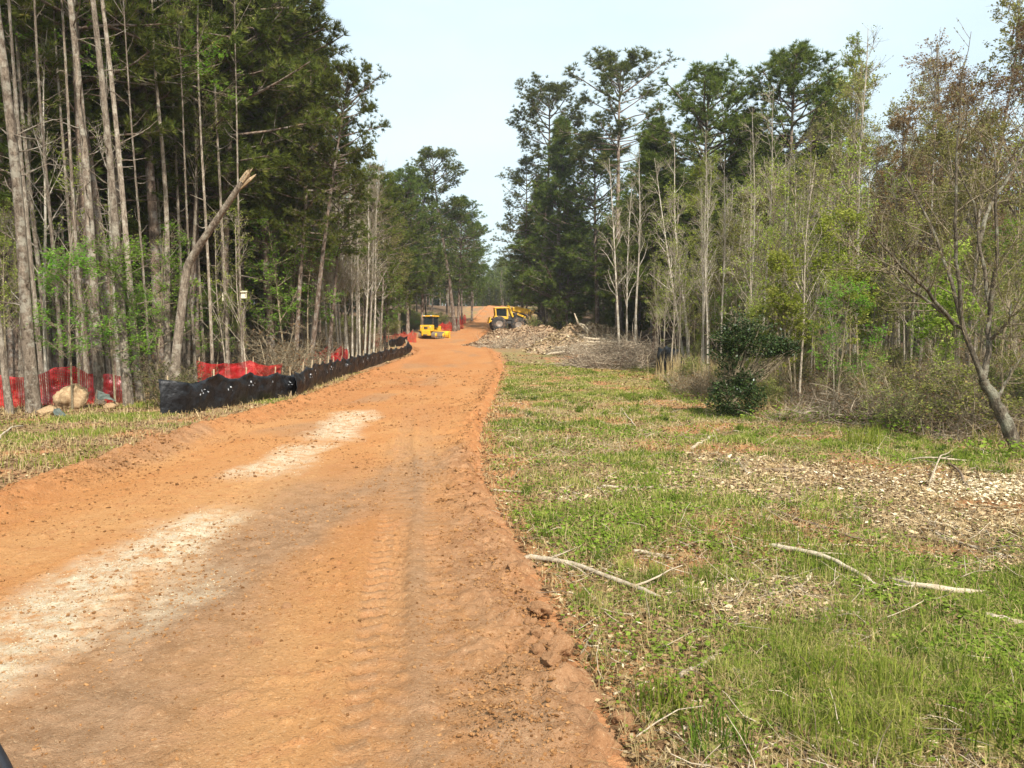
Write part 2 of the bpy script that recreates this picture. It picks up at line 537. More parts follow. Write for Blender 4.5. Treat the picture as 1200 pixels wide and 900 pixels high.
EL = RX - XL; ER = XR - RX
e = np.minimum(EL, ER)
rz = z_along(RY) + .03 + road_relief(RX, RY, EL, ER)
rz = np.where(e < .3, rz - .17 * sstep(.3, 0, e), rz)
nxr = len(ru)
ii = (np.arange(len(ry) - 1)[:, None] * nxr + np.arange(nxr - 1)[None, :]).ravel()
RF = np.stack([ii, ii + 1, ii + nxr + 1, ii + nxr], 1)
rx_, ry_ = RX.ravel(), RY.ravel()


def gravel_mask(x, y):
    m = 0
    wx = .5 * (fbm(x * 1.1, y * .5, 3, 81) - .5); 
    for cx, sl, y0, y1, w, s in ((-2.95, 0, 2.6, 8.0, .55, 1), (-2.3, 0, 4.2, 5.8, .25, .6), (-3.25, -.03, 9.6, 13.4, .42, .9), (-3.2, -.12, 13.6, 20, .62, 1), (-3.4, 0, 3.0, 4.3, .25, .8)):
        c = cx + sl * (y - y0)
        q = np.abs(x + wx - c) / w
        n = fbm(x * 2.2, y * .9, 4, 83)
        m = np.maximum(m, s * sstep(1.25, .35, q + .9 * (n - .5)) * sstep(y0 - .4, y0 + .8, y) * sstep(y1 + .3, y1 - .9, y + .8 * (n - .5)))
    return m


def road_material():
    k = NT('red_clay_road'); o = k.obj()
    st = k.vscale(o, (1, .25, 1))
    n1 = k.noise(.8, 6, .6, st); n2 = k.noise(5, 6, .65, o); n3 = k.noise(38, 5, .75, o); n4 = k.noise(120, 3, .7, o)
    c = k.mix(k.rng(n1, .33, .66), (.39, .165, .054), (.44, .235, .098))
    c = k.mix(k.math('MULTIPLY', k.rng(n2, .50, .70), .55), c, (.36, .14, .055))
    c = k.mix(k.math('MULTIPLY', k.attr('edge'), .8), c, k.mix(k.rng(n2, .35, .65), (.31, .115, .04), (.39, .18, .072)))
    c = k.mix(k.math('MULTIPLY', k.attr('brown'), .9), c, k.mix(k.rng(n2, .35, .65), (.20, .118, .066), (.33, .205, .12)))
    c = k.mix(k.math('MULTIPLY', k.rng(n3, .55, .66), .6), c, (.17, .08, .035))
    c = k.mix(k.math('MULTIPLY', k.rng(n3, .44, .32), .45), c, (.60, .41, .24))
    c = k.mix(k.math('MULTIPLY', k.rng(n4, .58, .70), .45), c, (.14, .07, .035))
    c = k.mix(k.math('MULTIPLY', k.rng(n4, .40, .30), .4), c, (.66, .48, .30))
    gr = k.math('MULTIPLY', k.attr('gravel'), k.rng(n2, .36, .56, .15, .9))
    stone = k.mix(k.rng(n3, .35, .62), (.37, .29, .18), (.60, .52, .39))
    c = k.mix(gr, c, stone)
    h = k.math('ADD', k.math('MULTIPLY', n3, .9), k.math('MULTIPLY', n4, .5))
    return k.surf(c, .97, k.math('ADD', h, k.math('MULTIPLY', n2, .8)), .9, .025, .05)


me = mesh_np('dirt_road', [(np.stack([rx_, ry_, rz.ravel()], 1), RF, 0, None)], [road_material()])
attr(me, 'gravel', gravel_mask(rx_, ry_))
attr(me, 'edge', np.clip(np.maximum(sstep(1.3, .4, EL), sstep(.7, .2, ER)).ravel() + .6 * sstep(14, 45, ry_) + .7 * sstep(.52, .7, fbm(rx_ * .5, ry_ * .3, 4, 89)), 0, 1))
tcr = -.20 - .125 * ry_
br = 1.5 * np.exp(-((rx_ + 1.75 + .06 * ry_ + .5 * (fbm(rx_, ry_ * .4, 3, 86) - .5)) / .55) ** 2) * sstep(13, 5, ry_) + .9 * sstep(-.1, .25, rx_ - tcr) * sstep(14, 4, ry_) \
    + .35 * np.exp(-((rx_ - tcr) / .2) ** 2) * sstep(16, 4, ry_) + .7 * sstep(.55, .75, fbm(rx_ * .7, ry_ * .25, 4, 87))
lugm = 0
for dx_, wd_ in ((0, .17), (.40, .13)):
    q_ = np.abs(rx_ - tcr - dx_ - .02 * np.sin(ry_ * .8))
    lugm = np.maximum(lugm, sstep(wd_, wd_ * .8, q_) * (.5 - .5 * np.sin((ry_ + q_ * .6) * 2 * np.pi / .17)) * sstep(30, 10, ry_))
br = br * (1 - .35 * lugm) + .6 * lugm * (br < .5)
attr(me, 'brown', np.clip(br * (.55 + .9 * (fbm(rx_ * 1.6, ry_ * 1.2, 4, 88) - .2)), 0, 1))
link('dirt_road', me, kind='structure', label='wide orange clay road climbing away between the woods with pale gravel patches')


def z_any(x, y):
    """height of whatever is the top surface"""
    x = np.asarray(x, float); y = np.asarray(y, float)
    el = x - x_left(y) + .3; er = x_right(y) + .22 - x
    e_ = np.minimum(el, er)
    zr = z_along(y) + .03 + road_relief(x, y, el, er) - np.where(e_ < .3, .17 * sstep(.3, 0, e_), 0)
    return np.where(e_ > .1, zr, zg(x, y))


# ------------------------------------------------------------------ tree generators: each returns [(part name, mesh), ...], nominal height
def trunk_path(h, wob, g, K=14):
    t = np.linspace(0, 1, K)
    ph = g.uniform(0, 6.28, 4)
    x = wob * (np.sin(t * 3.2 + ph[0]) - np.sin(ph[0]) + .4 * (np.sin(t * 8 + ph[1]) - np.sin(ph[1]))) * t ** .6
    y = wob * (np.sin(t * 2.8 + ph[2]) - np.sin(ph[2]) + .4 * (np.sin(t * 7 + ph[3]) - np.sin(ph[3]))) * t ** .6
    P = np.stack([x, y, t * h], 1)[None]
    return P, t


def make_pine(name, seed, h=20, r0=.2, cb=.5, cr=3.0, kind='mature', nb=46, ns=7, per=9, nl=.24, nw=.03, bark='bark_pine', needle='needle'):
    g = np.random.default_rng(seed)
    P, t = trunk_path(h, .22 if kind != 'young' else .08, g)
    Rd = (r0 * (1 - .86 * t ** 1.1) + r0 * .35 * np.exp(-t * 30))[None]
    tr = [(*tube(P, Rd, 9), 0, None)]
    # dead stubs under the crown
    if kind != 'young':
        S, D, rr, _, _ = spawn(P, Rd, 16, .15, cb, R(60), R(100), g, .3)
        L = g.uniform(.3, 1.6, len(S))
        Q = grow(S, D, L, 4, .12, -.02, g)
        tr.append((*tube(Q, np.linspace(.022, .006, 4)[None].repeat(len(S), 0), 4), 0, None))
    ti = np.sort(g.uniform(cb, .985, nb)); s = (ti - cb) / (1 - cb)
    f = ti * 13; i = np.minimum(f.astype(int), 12); w = (f - i)[:, None]
    S = P[0, i] * (1 - w) + P[0, i + 1] * w
    az = np.arange(nb) * 2.4 + g.uniform(-.5, .5, nb)
    if kind == 'young':
        prof = (1 - s) ** .85 * (.75 + .25 * np.minimum(s * 6, 1)) + .045; el = R(4) + s ** 1.5 * R(66)
    elif kind == 'open':
        prof = (.45 + .9 * s) * (1 - s ** 4) + .12; el = R(8) + s * R(30)
    else:
        prof = (.5 + .9 * s) * (1 - s ** 2.5) + .15; el = R(-4) + s * R(45)
    L = cr * prof * (g.uniform(.65, 1.2, nb) if kind != 'young' else g.uniform(.55, 1.2, nb)); el = el + g.normal(0, .12, nb)
    D = np.stack([np.cos(az) * np.cos(el), np.sin(az) * np.cos(el), np.sin(el)], 1)
    Q = grow(S, D, L, 6, .07, .05, g)
    rb = (.012 + .014 * L)[:, None] * np.linspace(1, .35, 6)[None]
    tr.append((*tube(Q, rb, 5), 0, None))
    S2, D2, _, t2, b2 = spawn(Q, rb, ns, .25 if kind != 'open' else .5, 1.0, R(25), R(65), g, .45)
    L2 = (.42 * L[b2] * (1.15 - t2) + .25) * g.uniform(.7, 1.2, len(S2))
    Q2 = grow(S2, D2, L2, 4, .1, .08, g)
    tr.append((*tube(Q2, np.linspace(.012, .005, 4)[None].repeat(len(S2), 0), 3), 0, None))
    C, A = [], []
    for k in (1, 2, 3):
        C.append(Q2[:, k]); A.append(norm(Q2[:, k] - Q2[:, k - 1]))
    C.append(Q[:, 5]); A.append(norm(Q[:, 5] - Q[:, 4]))
    C.append(Q[:, 4]); A.append(norm(Q[:, 4] - Q[:, 3]))
    C.append(P[0, -1:] + [[0, 0, .05]]); A.append(np.array([[0, 0, 1.0]]))
    C = np.concatenate(C) + g.normal(0, .05, (sum(map(len, C)), 3)); A = np.concatenate(A)
    A = norm(A + np.array([0, 0, .25]))
    V, F = needles(C, A, per, nl, nw, g, .85)
    tt = np.clip(np.repeat(g.normal(.42, .2, len(C)), per) + g.normal(0, .1, len(C) * per), 0, 1)
    return dict(name=name, h=h, parts=[('trunk', mesh_np(name + '_trunk', tr, [M[bark]])),
                                       ('crown', mesh_np(name + '_crown', [(V, F, 0, np.repeat(tt, 3))], [M[needle]], False))])


def make_hardwood(name, seed, h=13, r0=.1, cb=.3, nb=24, blen=.28, ang=(30, 60), ns=5, nt=4, leaves=0, lsize=.07, leaf='leaf_spring',
                  bark='bark_grey', twig='twig', wob=.25, up=.07, twl=.45, top=.97, tr_=.007, layered=False, stubs=0):
    g = np.random.default_rng(seed)
    P, t = trunk_path(h, wob, g)
    Rd = (r0 * (1 - .9 * t) + r0 * .3 * np.exp(-t * 28) + .004)[None]
    tr = [(*tube(P, Rd, 8), 0, None)]
    if stubs:
        S, D, rr, _, _ = spawn(P, Rd, stubs, .08, cb, R(50), R(95), g, .35)
        Q = grow(S, D, g.uniform(.12, 1.5, stubs) ** 1.3, 5, .16, .03, g)
        tr.append((*tube(Q, np.linspace(.02, .006, 5)[None].repeat(stubs, 0), 4), 0, None))
    S, D, rr, t1, _ = spawn(P, Rd, nb, cb, top, R(ang[0]), R(ang[1]), g, .5)
    L = h * blen * (1.15 - t1) / (1.15 - cb) * g.uniform(.5, 1.2, nb) + .2
    Q = grow(S, D, L, 6, .09, up, g)
    rb = np.minimum(rr * .45, .008 + .012 * L)[:, None] * np.linspace(1, .25, 6)[None] + .003
    tr.append((*tube(Q, rb, 5), 0, None))
    S2, D2, r2, t2, b2 = spawn(Q, rb, ns, .2, 1, R(25), R(60), g, .35 if layered else .8)
    L2 = (.5 * L[b2] * (1.1 - t2) + .2) * g.uniform(.6, 1.2, len(S2))
    Q2 = grow(S2, D2, L2, 4, .1, up * .6, g)
    c = [(*tube(Q2, np.linspace(tr_ * 1.5, tr_ * .7, 4)[None].repeat(len(S2), 0), 3), 0, None)]
    S3, D3, _, t3, b3 = spawn(Q2, np.ones(Q2.shape[:2]), nt, .15, 1, R(20), R(60), g, .4 if layered else .9)
    L3 = twl * g.uniform(.5, 1.3, len(S3))
    Q3 = grow(S3, D3, L3, 3, .12, .03, g)
    c.append((*tube(Q3, np.linspace(tr_ * .9, tr_ * .45, 3)[None].repeat(len(S3), 0), 3), 0, None))
    if leaves:
        b = g.integers(0, len(Q3), leaves); w = g.uniform(0, 1, leaves)[:, None]
        C = Q3[b, 1] * (1 - w) + Q3[b, 2] * w + g.normal(0, .04, (leaves, 3))
        V, F = leaf_quads(C, lsize, g, 1.2 if layered else .4)
        br = g.normal(0, .18, nb)[b2[b3[b]]]
        c.append((V, F, 1, np.repeat(np.clip(.5 + br + g.normal(0, .18, leaves), 0, 1), 4)))
    return dict(name=name, h=h, parts=[('trunk', mesh_np(name + '_trunk', tr, [M[bark]])),
                                       ('crown', mesh_np(name + '_crown', c, [M[twig], M[leaf]]))])


def make_shrub(name, seed, h=2.0, spread=1.0, stems=14, nt=7, leaves=1500, lsize=.05, leaf='leaf_shrub', bark='twig', sub=5):
    g = np.random.default_rng(seed)
    az = g.uniform(0, 6.28, stems); rad = g.uniform(0, .25 * spread, stems)
    S = np.stack([rad * np.cos(az), rad * np.sin(az), np.full(stems, -.05)], 1)
    til = g.uniform(.05, .9, stems) * spread / max(h, .5) * 1.2
    D = norm(np.stack([np.cos(az) * til, np.sin(az) * til, np.ones(stems)], 1))
    L = h * g.uniform(.55, 1.05, stems)
    Q = grow(S, D, L, 6, .13, .02, g)
    rb = (.006 + .006 * L)[:, None] * np.linspace(1, .35, 6)[None]
    tr = [(*tube(Q, rb, 5), 0, None)]
    S2, D2, _, t2, b2 = spawn(Q, rb, nt, .2, 1, R(25), R(70), g)
    L2 = L[b2] * .35 * g.uniform(.5, 1.3, len(S2)) * (1.2 - t2)
    Q2 = grow(S2, D2, L2, 4, .14, .02, g)
    c = [(*tube(Q2, np.linspace(.006, .003, 4)[None].repeat(len(S2), 0), 3), 0, None)]
    S3, D3, _, _, _ = spawn(Q2, np.ones(Q2.shape[:2]), sub, .1, 1, R(20), R(70), g)
    Q3 = grow(S3, D3, .28 * h ** .5 * g.uniform(.4, 1.2, len(S3)), 3, .14, 0, g)
    c.append((*tube(Q3, np.linspace(.0035, .0018, 3)[None].repeat(len(S3), 0), 3), 0, None))
    if leaves:
        b = g.integers(0, len(Q3), leaves); w = g.uniform(0, 1, leaves)[:, None]
        C = Q3[b, 0] * (1 - w) + Q3[b, 2] * w + g.normal(0, .03, (leaves, 3))
        V, F = leaf_quads(C, lsize, g, .6)
        c.append((V, F, 1, np.repeat(np.clip(g.normal(.5, .25, leaves), 0, 1), 4)))
    return dict(name=name, h=h, parts=[('stems', mesh_np(name + '_stems', tr, [M[bark]])),
                                       ('foliage', mesh_np(name + '_foliage', c, [M['twig'], M[leaf]]))])


def plant(var, x, y, h=None, name='tree', label='', cat='tree', group=None, rot=None, lean=(0, 0), fat=1.0, sink=.08):
    s = 1.0 if h is None else h / var['h']
    if rot is None: rot = random.uniform(0, 6.28)
    m = Matrix.Rotation(math.atan(lean[0]), 4, 'Y') @ Matrix.Rotation(-math.atan(lean[1]), 4, 'X') @ Matrix.Rotation(rot, 4, 'Z')
    root = thing(name, label, cat, (x, y, float(zg(x, y)) - sink), m.to_euler(), group, (s * fat, s * fat, s))
    for pn, me in var['parts']:
        link(pn, me, root)
    return root


PM = [make_pine('mature_pine', 100 + i, 20, .155, .36 + .05 * i, 3.5, 'mature', 62, 11, 19, .25, .030) for i in range(4)]
PO = [make_pine('open_pine', 120 + i, 20, .19, .60, 3.3, 'open', 46, 13, 18, .26, .034) for i in range(2)]
PY = [make_pine('young_pine', 140 + i, 14, .15, .13 + .05 * i, 3.0, 'young', 135, 9, 16, .26, .034, needle='needle_green') for i in range(3)]
PD = [make_pine('dense_pine', 160 + i, 16, .15, .24 + .08 * i, 3.1, 'mature', 100, 10, 17, .25, .031, needle='needle_green') for i in range(3)]
HB = [make_hardwood('bare_tree', 200 + i, 12, .07, .30, 20, .14, (18, 42), 4, 3, 700, .06, 'leaf_spring', 'bark_stem', 'twig_pale', .22) for i in range(3)]
BS = [make_hardwood('bare_stem', 250 + i, 12, .062, .32, 26, .12, (14, 34), 5, 3, 900, .05, 'leaf_olive', 'bark_stem', 'twig_pale', .12) for i in range(3)]
HX = make_hardwood('green_top_tree', 270, 15, .11, .66, 14, .26, (55, 95), 6, 5, 4200, .085, 'leaf_bright', 'bark_pale', 'twig', .25, .02, layered=True)
HT = [make_hardwood('tall_trunk', 230 + i, 22, .125, .66, 16, .13, (35, 70), 6, 5, 2500, .08, 'leaf_spring', 'bark_pale' if i % 2 else 'bark_grey', 'twig', .42, stubs=22) for i in range(4)]
HG = [make_hardwood('grey_tree', 220 + i, 15, .105, .50, 22, .15, (25, 55), 6, 5, 1600, .07, 'leaf_olive', 'bark_grey', 'twig', .28) for i in range(3)]
HL = [make_hardwood('leafy_tree', 240 + i, 13, .09, .25, 28, .24, (25, 55), 6, 5, 9000, .095, 'leaf_spring', 'bark_grey', 'twig', .22) for i in range(3)]
HO = [make_hardwood('olive_tree', 260 + i, 11, .08, .18, 30, .28, (25, 60), 6, 5, 9000, .085, 'leaf_olive', 'bark_grey', 'twig', .25) for i in range(3)]
HR = [make_hardwood('rusty_tree', 280 + i, 12, .1, .28, 30, .30, (25, 55), 6, 6, 9000, .08, 'leaf_rust', 'bark_grey', 'twig', .25) for i in range(2)]
SP = [make_hardwood('bare_sapling', 300 + i, 6, .028, .25, 16, .22, (20, 50), 4, 3, 1100, .06, 'leaf_spring', 'twig_pale' if i % 2 else 'twig', 'twig_pale' if i % 2 else 'twig', .15, twl=.3, tr_=.0045) for i in range(4)]
SG = [make_hardwood('green_sapling', 320 + i, 5, .03, .2, 20, .30, (45, 85), 6, 5, 3600, .08, 'leaf_bright', 'twig', 'twig', .15, .01, .3, layered=True, tr_=.0045) for i in range(3)]
SY = [make_hardwood('yellow_sapling', 340 + i, 5, .03, .15, 24, .26, (25, 60), 6, 4, 6500, .085, 'leaf_spring', 'twig', 'twig', .15, twl=.3, tr_=.0045) for i in range(2)]
SH = [make_shrub('twiggy_shrub', 360 + i, 1.8, 1.1, 16, 7, 3600 + 1200 * i, .055) for i in range(4)]
SE = make_shrub('dark_shrub', 376, 1.6, 1.2, 16, 8, 2600, .06, 'leaf_dim')
SB = [make_shrub('bramble', 370 + i, 1.2, 1.3, 18, 8, 900, .045, 'leaf_rust') for i in range(2)]
SD = [make_shrub('leafy_shrub', 380 + i, 1.6, 1.2, 16, 8, 3800, .06, ['leaf_shrub', 'leaf_bright'][i % 2]) for i in range(2)]

def cap_left(x, y, h):
    px = 600 + x / y * FPX
    yt = float(np.interp(px + 22 * 30 / y, [300, 345, 375, 410, 432, 450, 480, 520, 545, 575], [-400, 0, 50, 85, 175, 215, 222, 225, 255, 285]))
    return max(2.5, min(h, EYE + (400 - yt) * y / FPX - float(zg(x, y))))


# ------------------------------------------------------------------ left woods: trees one can single out
def pine_l(px, y, var, top_px, label, h=21, fat=1.0, name='pine_tree', cat='pine'):
    x = gx(px, y)
    # lean so that the trunk passes through top_px where it leaves the picture
    zt = EYE + 400 * y / FPX; dx = (top_px - px) / FPX * y
    return plant(var, x, y, h, name, label, cat, lean=(dx / max(zt, 4), random.uniform(-.01, .01)), fat=fat)


pine_l(40, 19.5, HT[0], 6, 'stout pale grey trunk at far left standing just inside the red netting', 22, 1.15, 'hardwood_tree', 'tree')
pine_l(12, 19.0, HT[1], -30, 'thin leaning trunk at the extreme left edge beside the stout grey one', 15, .9, 'hardwood_tree', 'tree')
pine_l(62, 25, HT[2], 38, 'slim straight trunk between the stout far left trunk and the mottled one', 21, .7, 'hardwood_tree', 'tree')
pine_l(119, 22.5, HT[2], 90, 'mottled grey trunk rising behind the tan boulder at the red netting', 23, 1.05, 'hardwood_tree', 'tree')
pine_l(138, 27, PM[0], 104, 'dark scaly pine trunk just behind the mottled grey trunk', 24, .95)
pine_l(151, 21.5, HT[1], 124, 'pale speckled trunk, nearer of the close pair left of the broken tree', 22, .95, 'hardwood_tree', 'tree')
pine_l(165, 23.0, HT[3], 131, 'pale speckled trunk, farther of the close pair left of the broken tree', 21, .85, 'hardwood_tree', 'tree')
pine_l(190, 30, PM[1], 178, 'thick dark pine trunk between the pale pair and the broken tree', 25, 1.1)
pine_l(197, 28.5, HX, 192, 'tall trunk with fresh green leaves high up, behind the broken tree', 15.5, 1.1, 'hardwood_tree', 'tree')
pine_l(285, 36, PM[2], 280, 'big dark pine whose crown spreads over the snapped trunk', 22, 1.25)
pine_l(318, 37, PM[3], 318, 'dark pine at the front corner of the left woods reaching toward the open sky', 22, 1.25)
pine_l(265, 33, PM[0], 262, 'dark pine standing directly behind the snapped top of the broken tree', 24, 1.1)
pine_l(20, 27, PM[1], 5, 'dark pine in the far left corner behind the red netting', 24, 1.1)
pine_l(90, 33, PM[2], 75, 'dark pine seen between the slim and mottled trunks', 24, 1.1)
for px, y, tp, var in ((28, 24, 18, HT[0]), (75, 22.5, 62, HT[2]), (95, 25, 80, HT[1]), (104, 23.5, 84, HT[0]), (178, 24, 160, HT[2]), (230, 28, 226, HT[0]), (250, 29, 243, HT[3]), (285, 30, 281, HT[2]), (52, 22.5, 30, HT[3]), (84, 28, 70, HT[3]), (130, 25, 108, HT[2]), (218, 31, 205, HT[1]), (240, 33, 236, HT[2]), (268, 31, 262, HT[1])):
    pine_l(px, y, var, tp, 'thin grey trunk crowded among the pines behind the red netting', random.uniform(17, 22), random.uniform(.42, .62), 'hardwood_tree', 'tree')['group'] = 'thin trunks behind the netting'


def skyline(px, py, y, var, label, name='pine_tree', cat='pine', fat=1.0, base_px=None, group=None):
    base_px = px if base_px is None else base_px
    x = gx(base_px, y); zb = float(zg(x, y))
    h = EYE + (400 - py) * y / FPX - zb
    return plant(var, x, y, h, name, label, cat, lean=((px - base_px) / FPX * y / h, 0), fat=fat, group=group)


skyline(372, 62, 36, PM[1], 'pine with needle clumps jutting into the sky at the edge of the left woods', fat=1.0, base_px=345)
skyline(408, 88, 36, PO[0], 'open crowned pine poking farthest into the sky above the bare stem clump', fat=1.0, base_px=362)
skyline(400, 172, 39, PM[3], 'shorter pine behind the clump of bare pale stems', fat=1.2, base_px=384)
skyline(440, 200, 50, PM[0], 'pine beyond the bare pale stems, partly over the black fence', fat=1.2, base_px=432)
skyline(458, 222, 66, PD[0], 'bushy pine behind the far red netting', fat=1.15, base_px=450)
skyline(480, 205, 92, PD[1], 'tall bushy pine behind the bulldozer cab', fat=1.2, base_px=478)
skyline(498, 212, 96, PD[0], 'dense pine right behind the bulldozer', fat=1.1, base_px=494)
skyline(513, 184, 98, PO[1], 'leaning pine with bare trunk and round crown beside the bulldozer', fat=1.25, base_px=533)
skyline(537, 235, 100, PD[1], 'pine on the left of the road beyond the bulldozer', fat=1.2)
skyline(553, 264, 122, PD[0], 'last dense pine on the left before the road crests', fat=1.2)
skyline(541, 250, 112, PM[2], 'thin crowned pine between the last two on the left before the crest', fat=1.1)

for px, y, h, lab in ((110, 30, 15, 'low branched pine whose needles hang behind the close pale pair'), (230, 33, 17, 'low branched pine hanging over the leaning snapped trunk'), (20, 27, 16, 'low branched pine at the far left above the netting'),
                      (70, 31, 17, 'low branched pine behind the slim trunk at far left')):
    plant(PD[int(px) % 3], gx(px, y), y, h, 'pine_tree', lab, 'pine', fat=1.25)

# the snapped tree
def snapped_tree():
    y = 25.5
    pts = [(203, 448), (207, 410), (213, 360), (219, 312), (236, 284), (262, 246), (289, 206)]
    b = np.array([at_depth(px, py, y + dy) for (px, py), dy in zip(pts, (0, 0, 0, -.1, -.4, -.8, -1.2))])
    b[0, 2] = float(zg(b[0, 0], y)) - .1
    root = thing('broken_tree', 'snapped leaning tree with a torn splintered top and no crown', 'tree', tuple(b[0]))
    P = b - b[0]
    t = np.linspace(0, 6, 25); P = np.stack([np.interp(t, range(7), P[:, k]) for k in range(3)], 1)
    P[1:-1] = (P[:-2] + P[1:-1] * 2 + P[2:]) / 4
    Rd = np.interp(t, [0, 1, 3, 6], [.20, .15, .13, .085])
    link('trunk', mesh_np('broken_trunk', [(*tube(P[None], Rd[None], 10), 0, None)], [M['bark_pale']]), root)
    g = np.random.default_rng(4)
    d = norm(P[-1] - P[-3]); ch = []
    for k in range(9):
        o = unit(1, g)[0] * .07; L = g.uniform(.1, .3)
        q = np.stack([P[-1] + o - d * .25, P[-1] + o * 1.1 + d * L * .4, P[-1] + o * 1.4 + d * L])
        ch.append((*tube(q[None], np.array([[.05, .035, .004]]), 5), 0, None))
    q = np.stack([P[-1] - d * .6, P[-1] + [.12, 0, -.1], P[-1] + [.3, 0, .05]])
    ch.append((*tube(q[None], np.array([[.06, .05, .01]]), 6), 0, None))
    link('splintered_end', mesh_np('splinters', ch, [M['splinter']], False), root)


snapped_tree()

# clump of slender pale stems on the roadside left
for k, (px, tp) in enumerate(((386, 372), (391, 380), (396, 388), (401, 393), (405, 404), (409, 400), (413, 414), (418, 423), (422, 418), (427, 436), (432, 440), (437, 447), (399, 384))):
    y = 41.5 + (px - 386) * .105 + (k % 3) * .5
    x = gx(px, y)
    plant(BS[k % 3], x, y, random.uniform(10.3, 12.4), 'slender_tree', 'slender pale bare stem in the tight clump behind the black fence', 'tree',
          'pale stems in the roadside clump', lean=((tp - px) / FPX * y / 9, 0), fat=1.05)

for px, y, h, var, lab in ((352, 46, 11, 'o', 'grey olive budding tree left of the pale stem clump'), (372, 50, 12, 'o', 'grey olive budding tree close behind the left side of the stem clump'),
                           (408, 55, 13.5, 'o', 'olive budding tree directly behind the stem clump'), (428, 57, 13, 'g', 'bare grey tree behind the right side of the stem clump'),
                           (446, 60, 12, 'o', 'olive budding tree just right of the pale stem clump'), (330, 40, 9.5, 'g', 'bare grey tree right of the cream nest box'), (316, 42, 11, 'o', 'olive budding tree in the shade right of the nest box')):
    plant(HO[int(px) % 3] if var == 'o' else HG[int(px) % 3], gx(px, y), y, h, 'hardwood_tree', lab, 'tree', fat=1.1)

# understorey with fresh leaves, left
for px, y, h, lab in ((85, 20.3, 4.2, 'green leaved sapling over the red netting at the far left'), (135, 21.0, 4.6, 'bright green sapling spreading across the close pale pair'),
                      (170, 22, 3.6, 'low bright green sapling left of the broken tree'), (335, 36, 7.5, 'green leaved young tree behind the black fence'),
                      (360, 38, 7, 'green leaved young tree just left of the bare stem clump'), (455, 62, 6, 'yellowish green young tree in front of the far pines')):
    plant(SG[random.randint(0, 2)], gx(px, y), y, h, 'sapling', lab, 'sapling')
plant(SE, gx(203, 20.8), 20.8, 1.5, 'leafy_shrub', 'broad evergreen shrub at the near end of the black fence', 'shrub', fat=1.1)
plant(SE, gx(232, 23), 23, 1.2, 'leafy_shrub', 'low evergreen shrub behind the first panel of the black fence', 'shrub', fat=1.2)

# ------------------------------------------------------------------ right woods: trees one can single out
skyline(725, 79, 78, PO[0], 'tallest open crowned pine above the right woods', fat=1.35)
skyline(636, 114, 94, PO[1], 'open pine with sparse clumps at the road side of the right woods', fat=1.2)
skyline(612, 190, 96, PM[1], 'thin pine at the road edge behind the yellow skidder', fat=1.2)
skyline(655, 150, 86, PY[0], 'dense full pine nearest the wood chip mound', fat=1.25)
skyline(700, 165, 82, PD[1], 'dense pine under the tallest open crown', fat=1.3)
skyline(632, 215, 98, PY[1], 'lower dense pine just right of the yellow skidder', fat=1.25)
skyline(768, 150, 57, PY[2], 'dense pine between the tallest pine and the dark bushy pines', fat=1.3)
skyline(820, 92, 54, PD[2], 'dark bushy pine above the thicket, lower of the two on the skyline', fat=1.3)
skyline(912, 70, 52, PD[1], 'dark bushy pine above the thicket, broader and taller of the two on the skyline', fat=1.35)
skyline(872, 138, 54, PY[2], 'dense pine filling the gap between the two dark bushy pines', fat=1.3)
skyline(955, 130, 55, PY[0], 'dense pine on the right shoulder of the broad bushy pine', fat=1.25)
skyline(852, 98, 62, HL[0], 'pale green tree top showing between the two dark bushy pines', 'hardwood_tree', 'tree')
skyline(992, 66, 48, HL[1], 'tall light green tree right of the dark bushy pines', 'hardwood_tree', 'tree', .8)
skyline(970, 90, 56, HL[2], 'pale green tree behind the tall light green one', 'hardwood_tree', 'tree', .8)
skyline(1048, 105, 40, HO[0], 'olive budded tree left of the rusty maple', 'hardwood_tree', 'tree')
skyline(1020, 160, 46, HG[0], 'thin bare topped tree between the light green and rusty crowns', 'hardwood_tree', 'tree')
skyline(1095, 48, 30, HR[0], 'rusty red budded maple high above the grey leaning tree', 'hardwood_tree', 'tree', 1.1)
skyline(1150, 8, 30, HO[1], 'tallest olive green tree at the right edge', 'hardwood_tree', 'tree', 1.0)
skyline(1185, 40, 27, HR[1], 'rusty budded tree at the right edge beside the tallest olive one', 'hardwood_tree', 'tree', 1.0)
skyline(1035, 185, 33, HR[0], 'low rusty brown tree left of the maple', 'hardwood_tree', 'tree', 1.1)
skyline(1120, 95, 25, HR[1], 'rusty budded tree directly above the grey leaning tree', 'hardwood_tree', 'tree', 1.15)
skyline(1062, 130, 27, HR[1], 'rusty budded tree just left of the grey leaning tree crown', 'hardwood_tree', 'tree', 1.1)
skyline(1075, 150, 24, HO[2], 'olive twiggy tree standing behind the grey leaning tree', 'hardwood_tree', 'tree', 1.1)
skyline(1130, 130, 21, HO[0], 'dense twiggy olive tree close behind the grey leaning tree', 'hardwood_tree', 'tree', 1.0)

for px, tp, tpy, y, var, lab in ((726, 718, 185, 48, HB[0], 'white bare trunk, first from the brush heap'), (734, 741, 215, 50, HB[1], 'thin pale trunk close beside the first white one'),
                                 (745, 738, 172, 47.5, HB[2], 'straight white bare trunk taller than its neighbours above the brush heap'),
                                 (804, 758, 185, 41, HB[0], 'white trunk leaning left from the forked pair'), (808, 783, 160, 41.5, HB[1], 'white trunk standing straighter in the forked pair'),
                                 (875, 868, 215, 38, HB[2], 'slim pale trunk above the dark evergreen bush'), (916, 914, 175, 40, HB[0], 'white trunk right of the evergreen bush below the broad bushy pine'),
                                 (924, 925, 240, 42, HB[1], 'thin pale trunk paired with the white one below the broad bushy pine'), (981, 980, 200, 40, HB[2], 'pale slim trunk below the tall light green tree')):
    skyline(tp, tpy, y, var, lab, 'hardwood_tree', 'tree', 1.1, px)


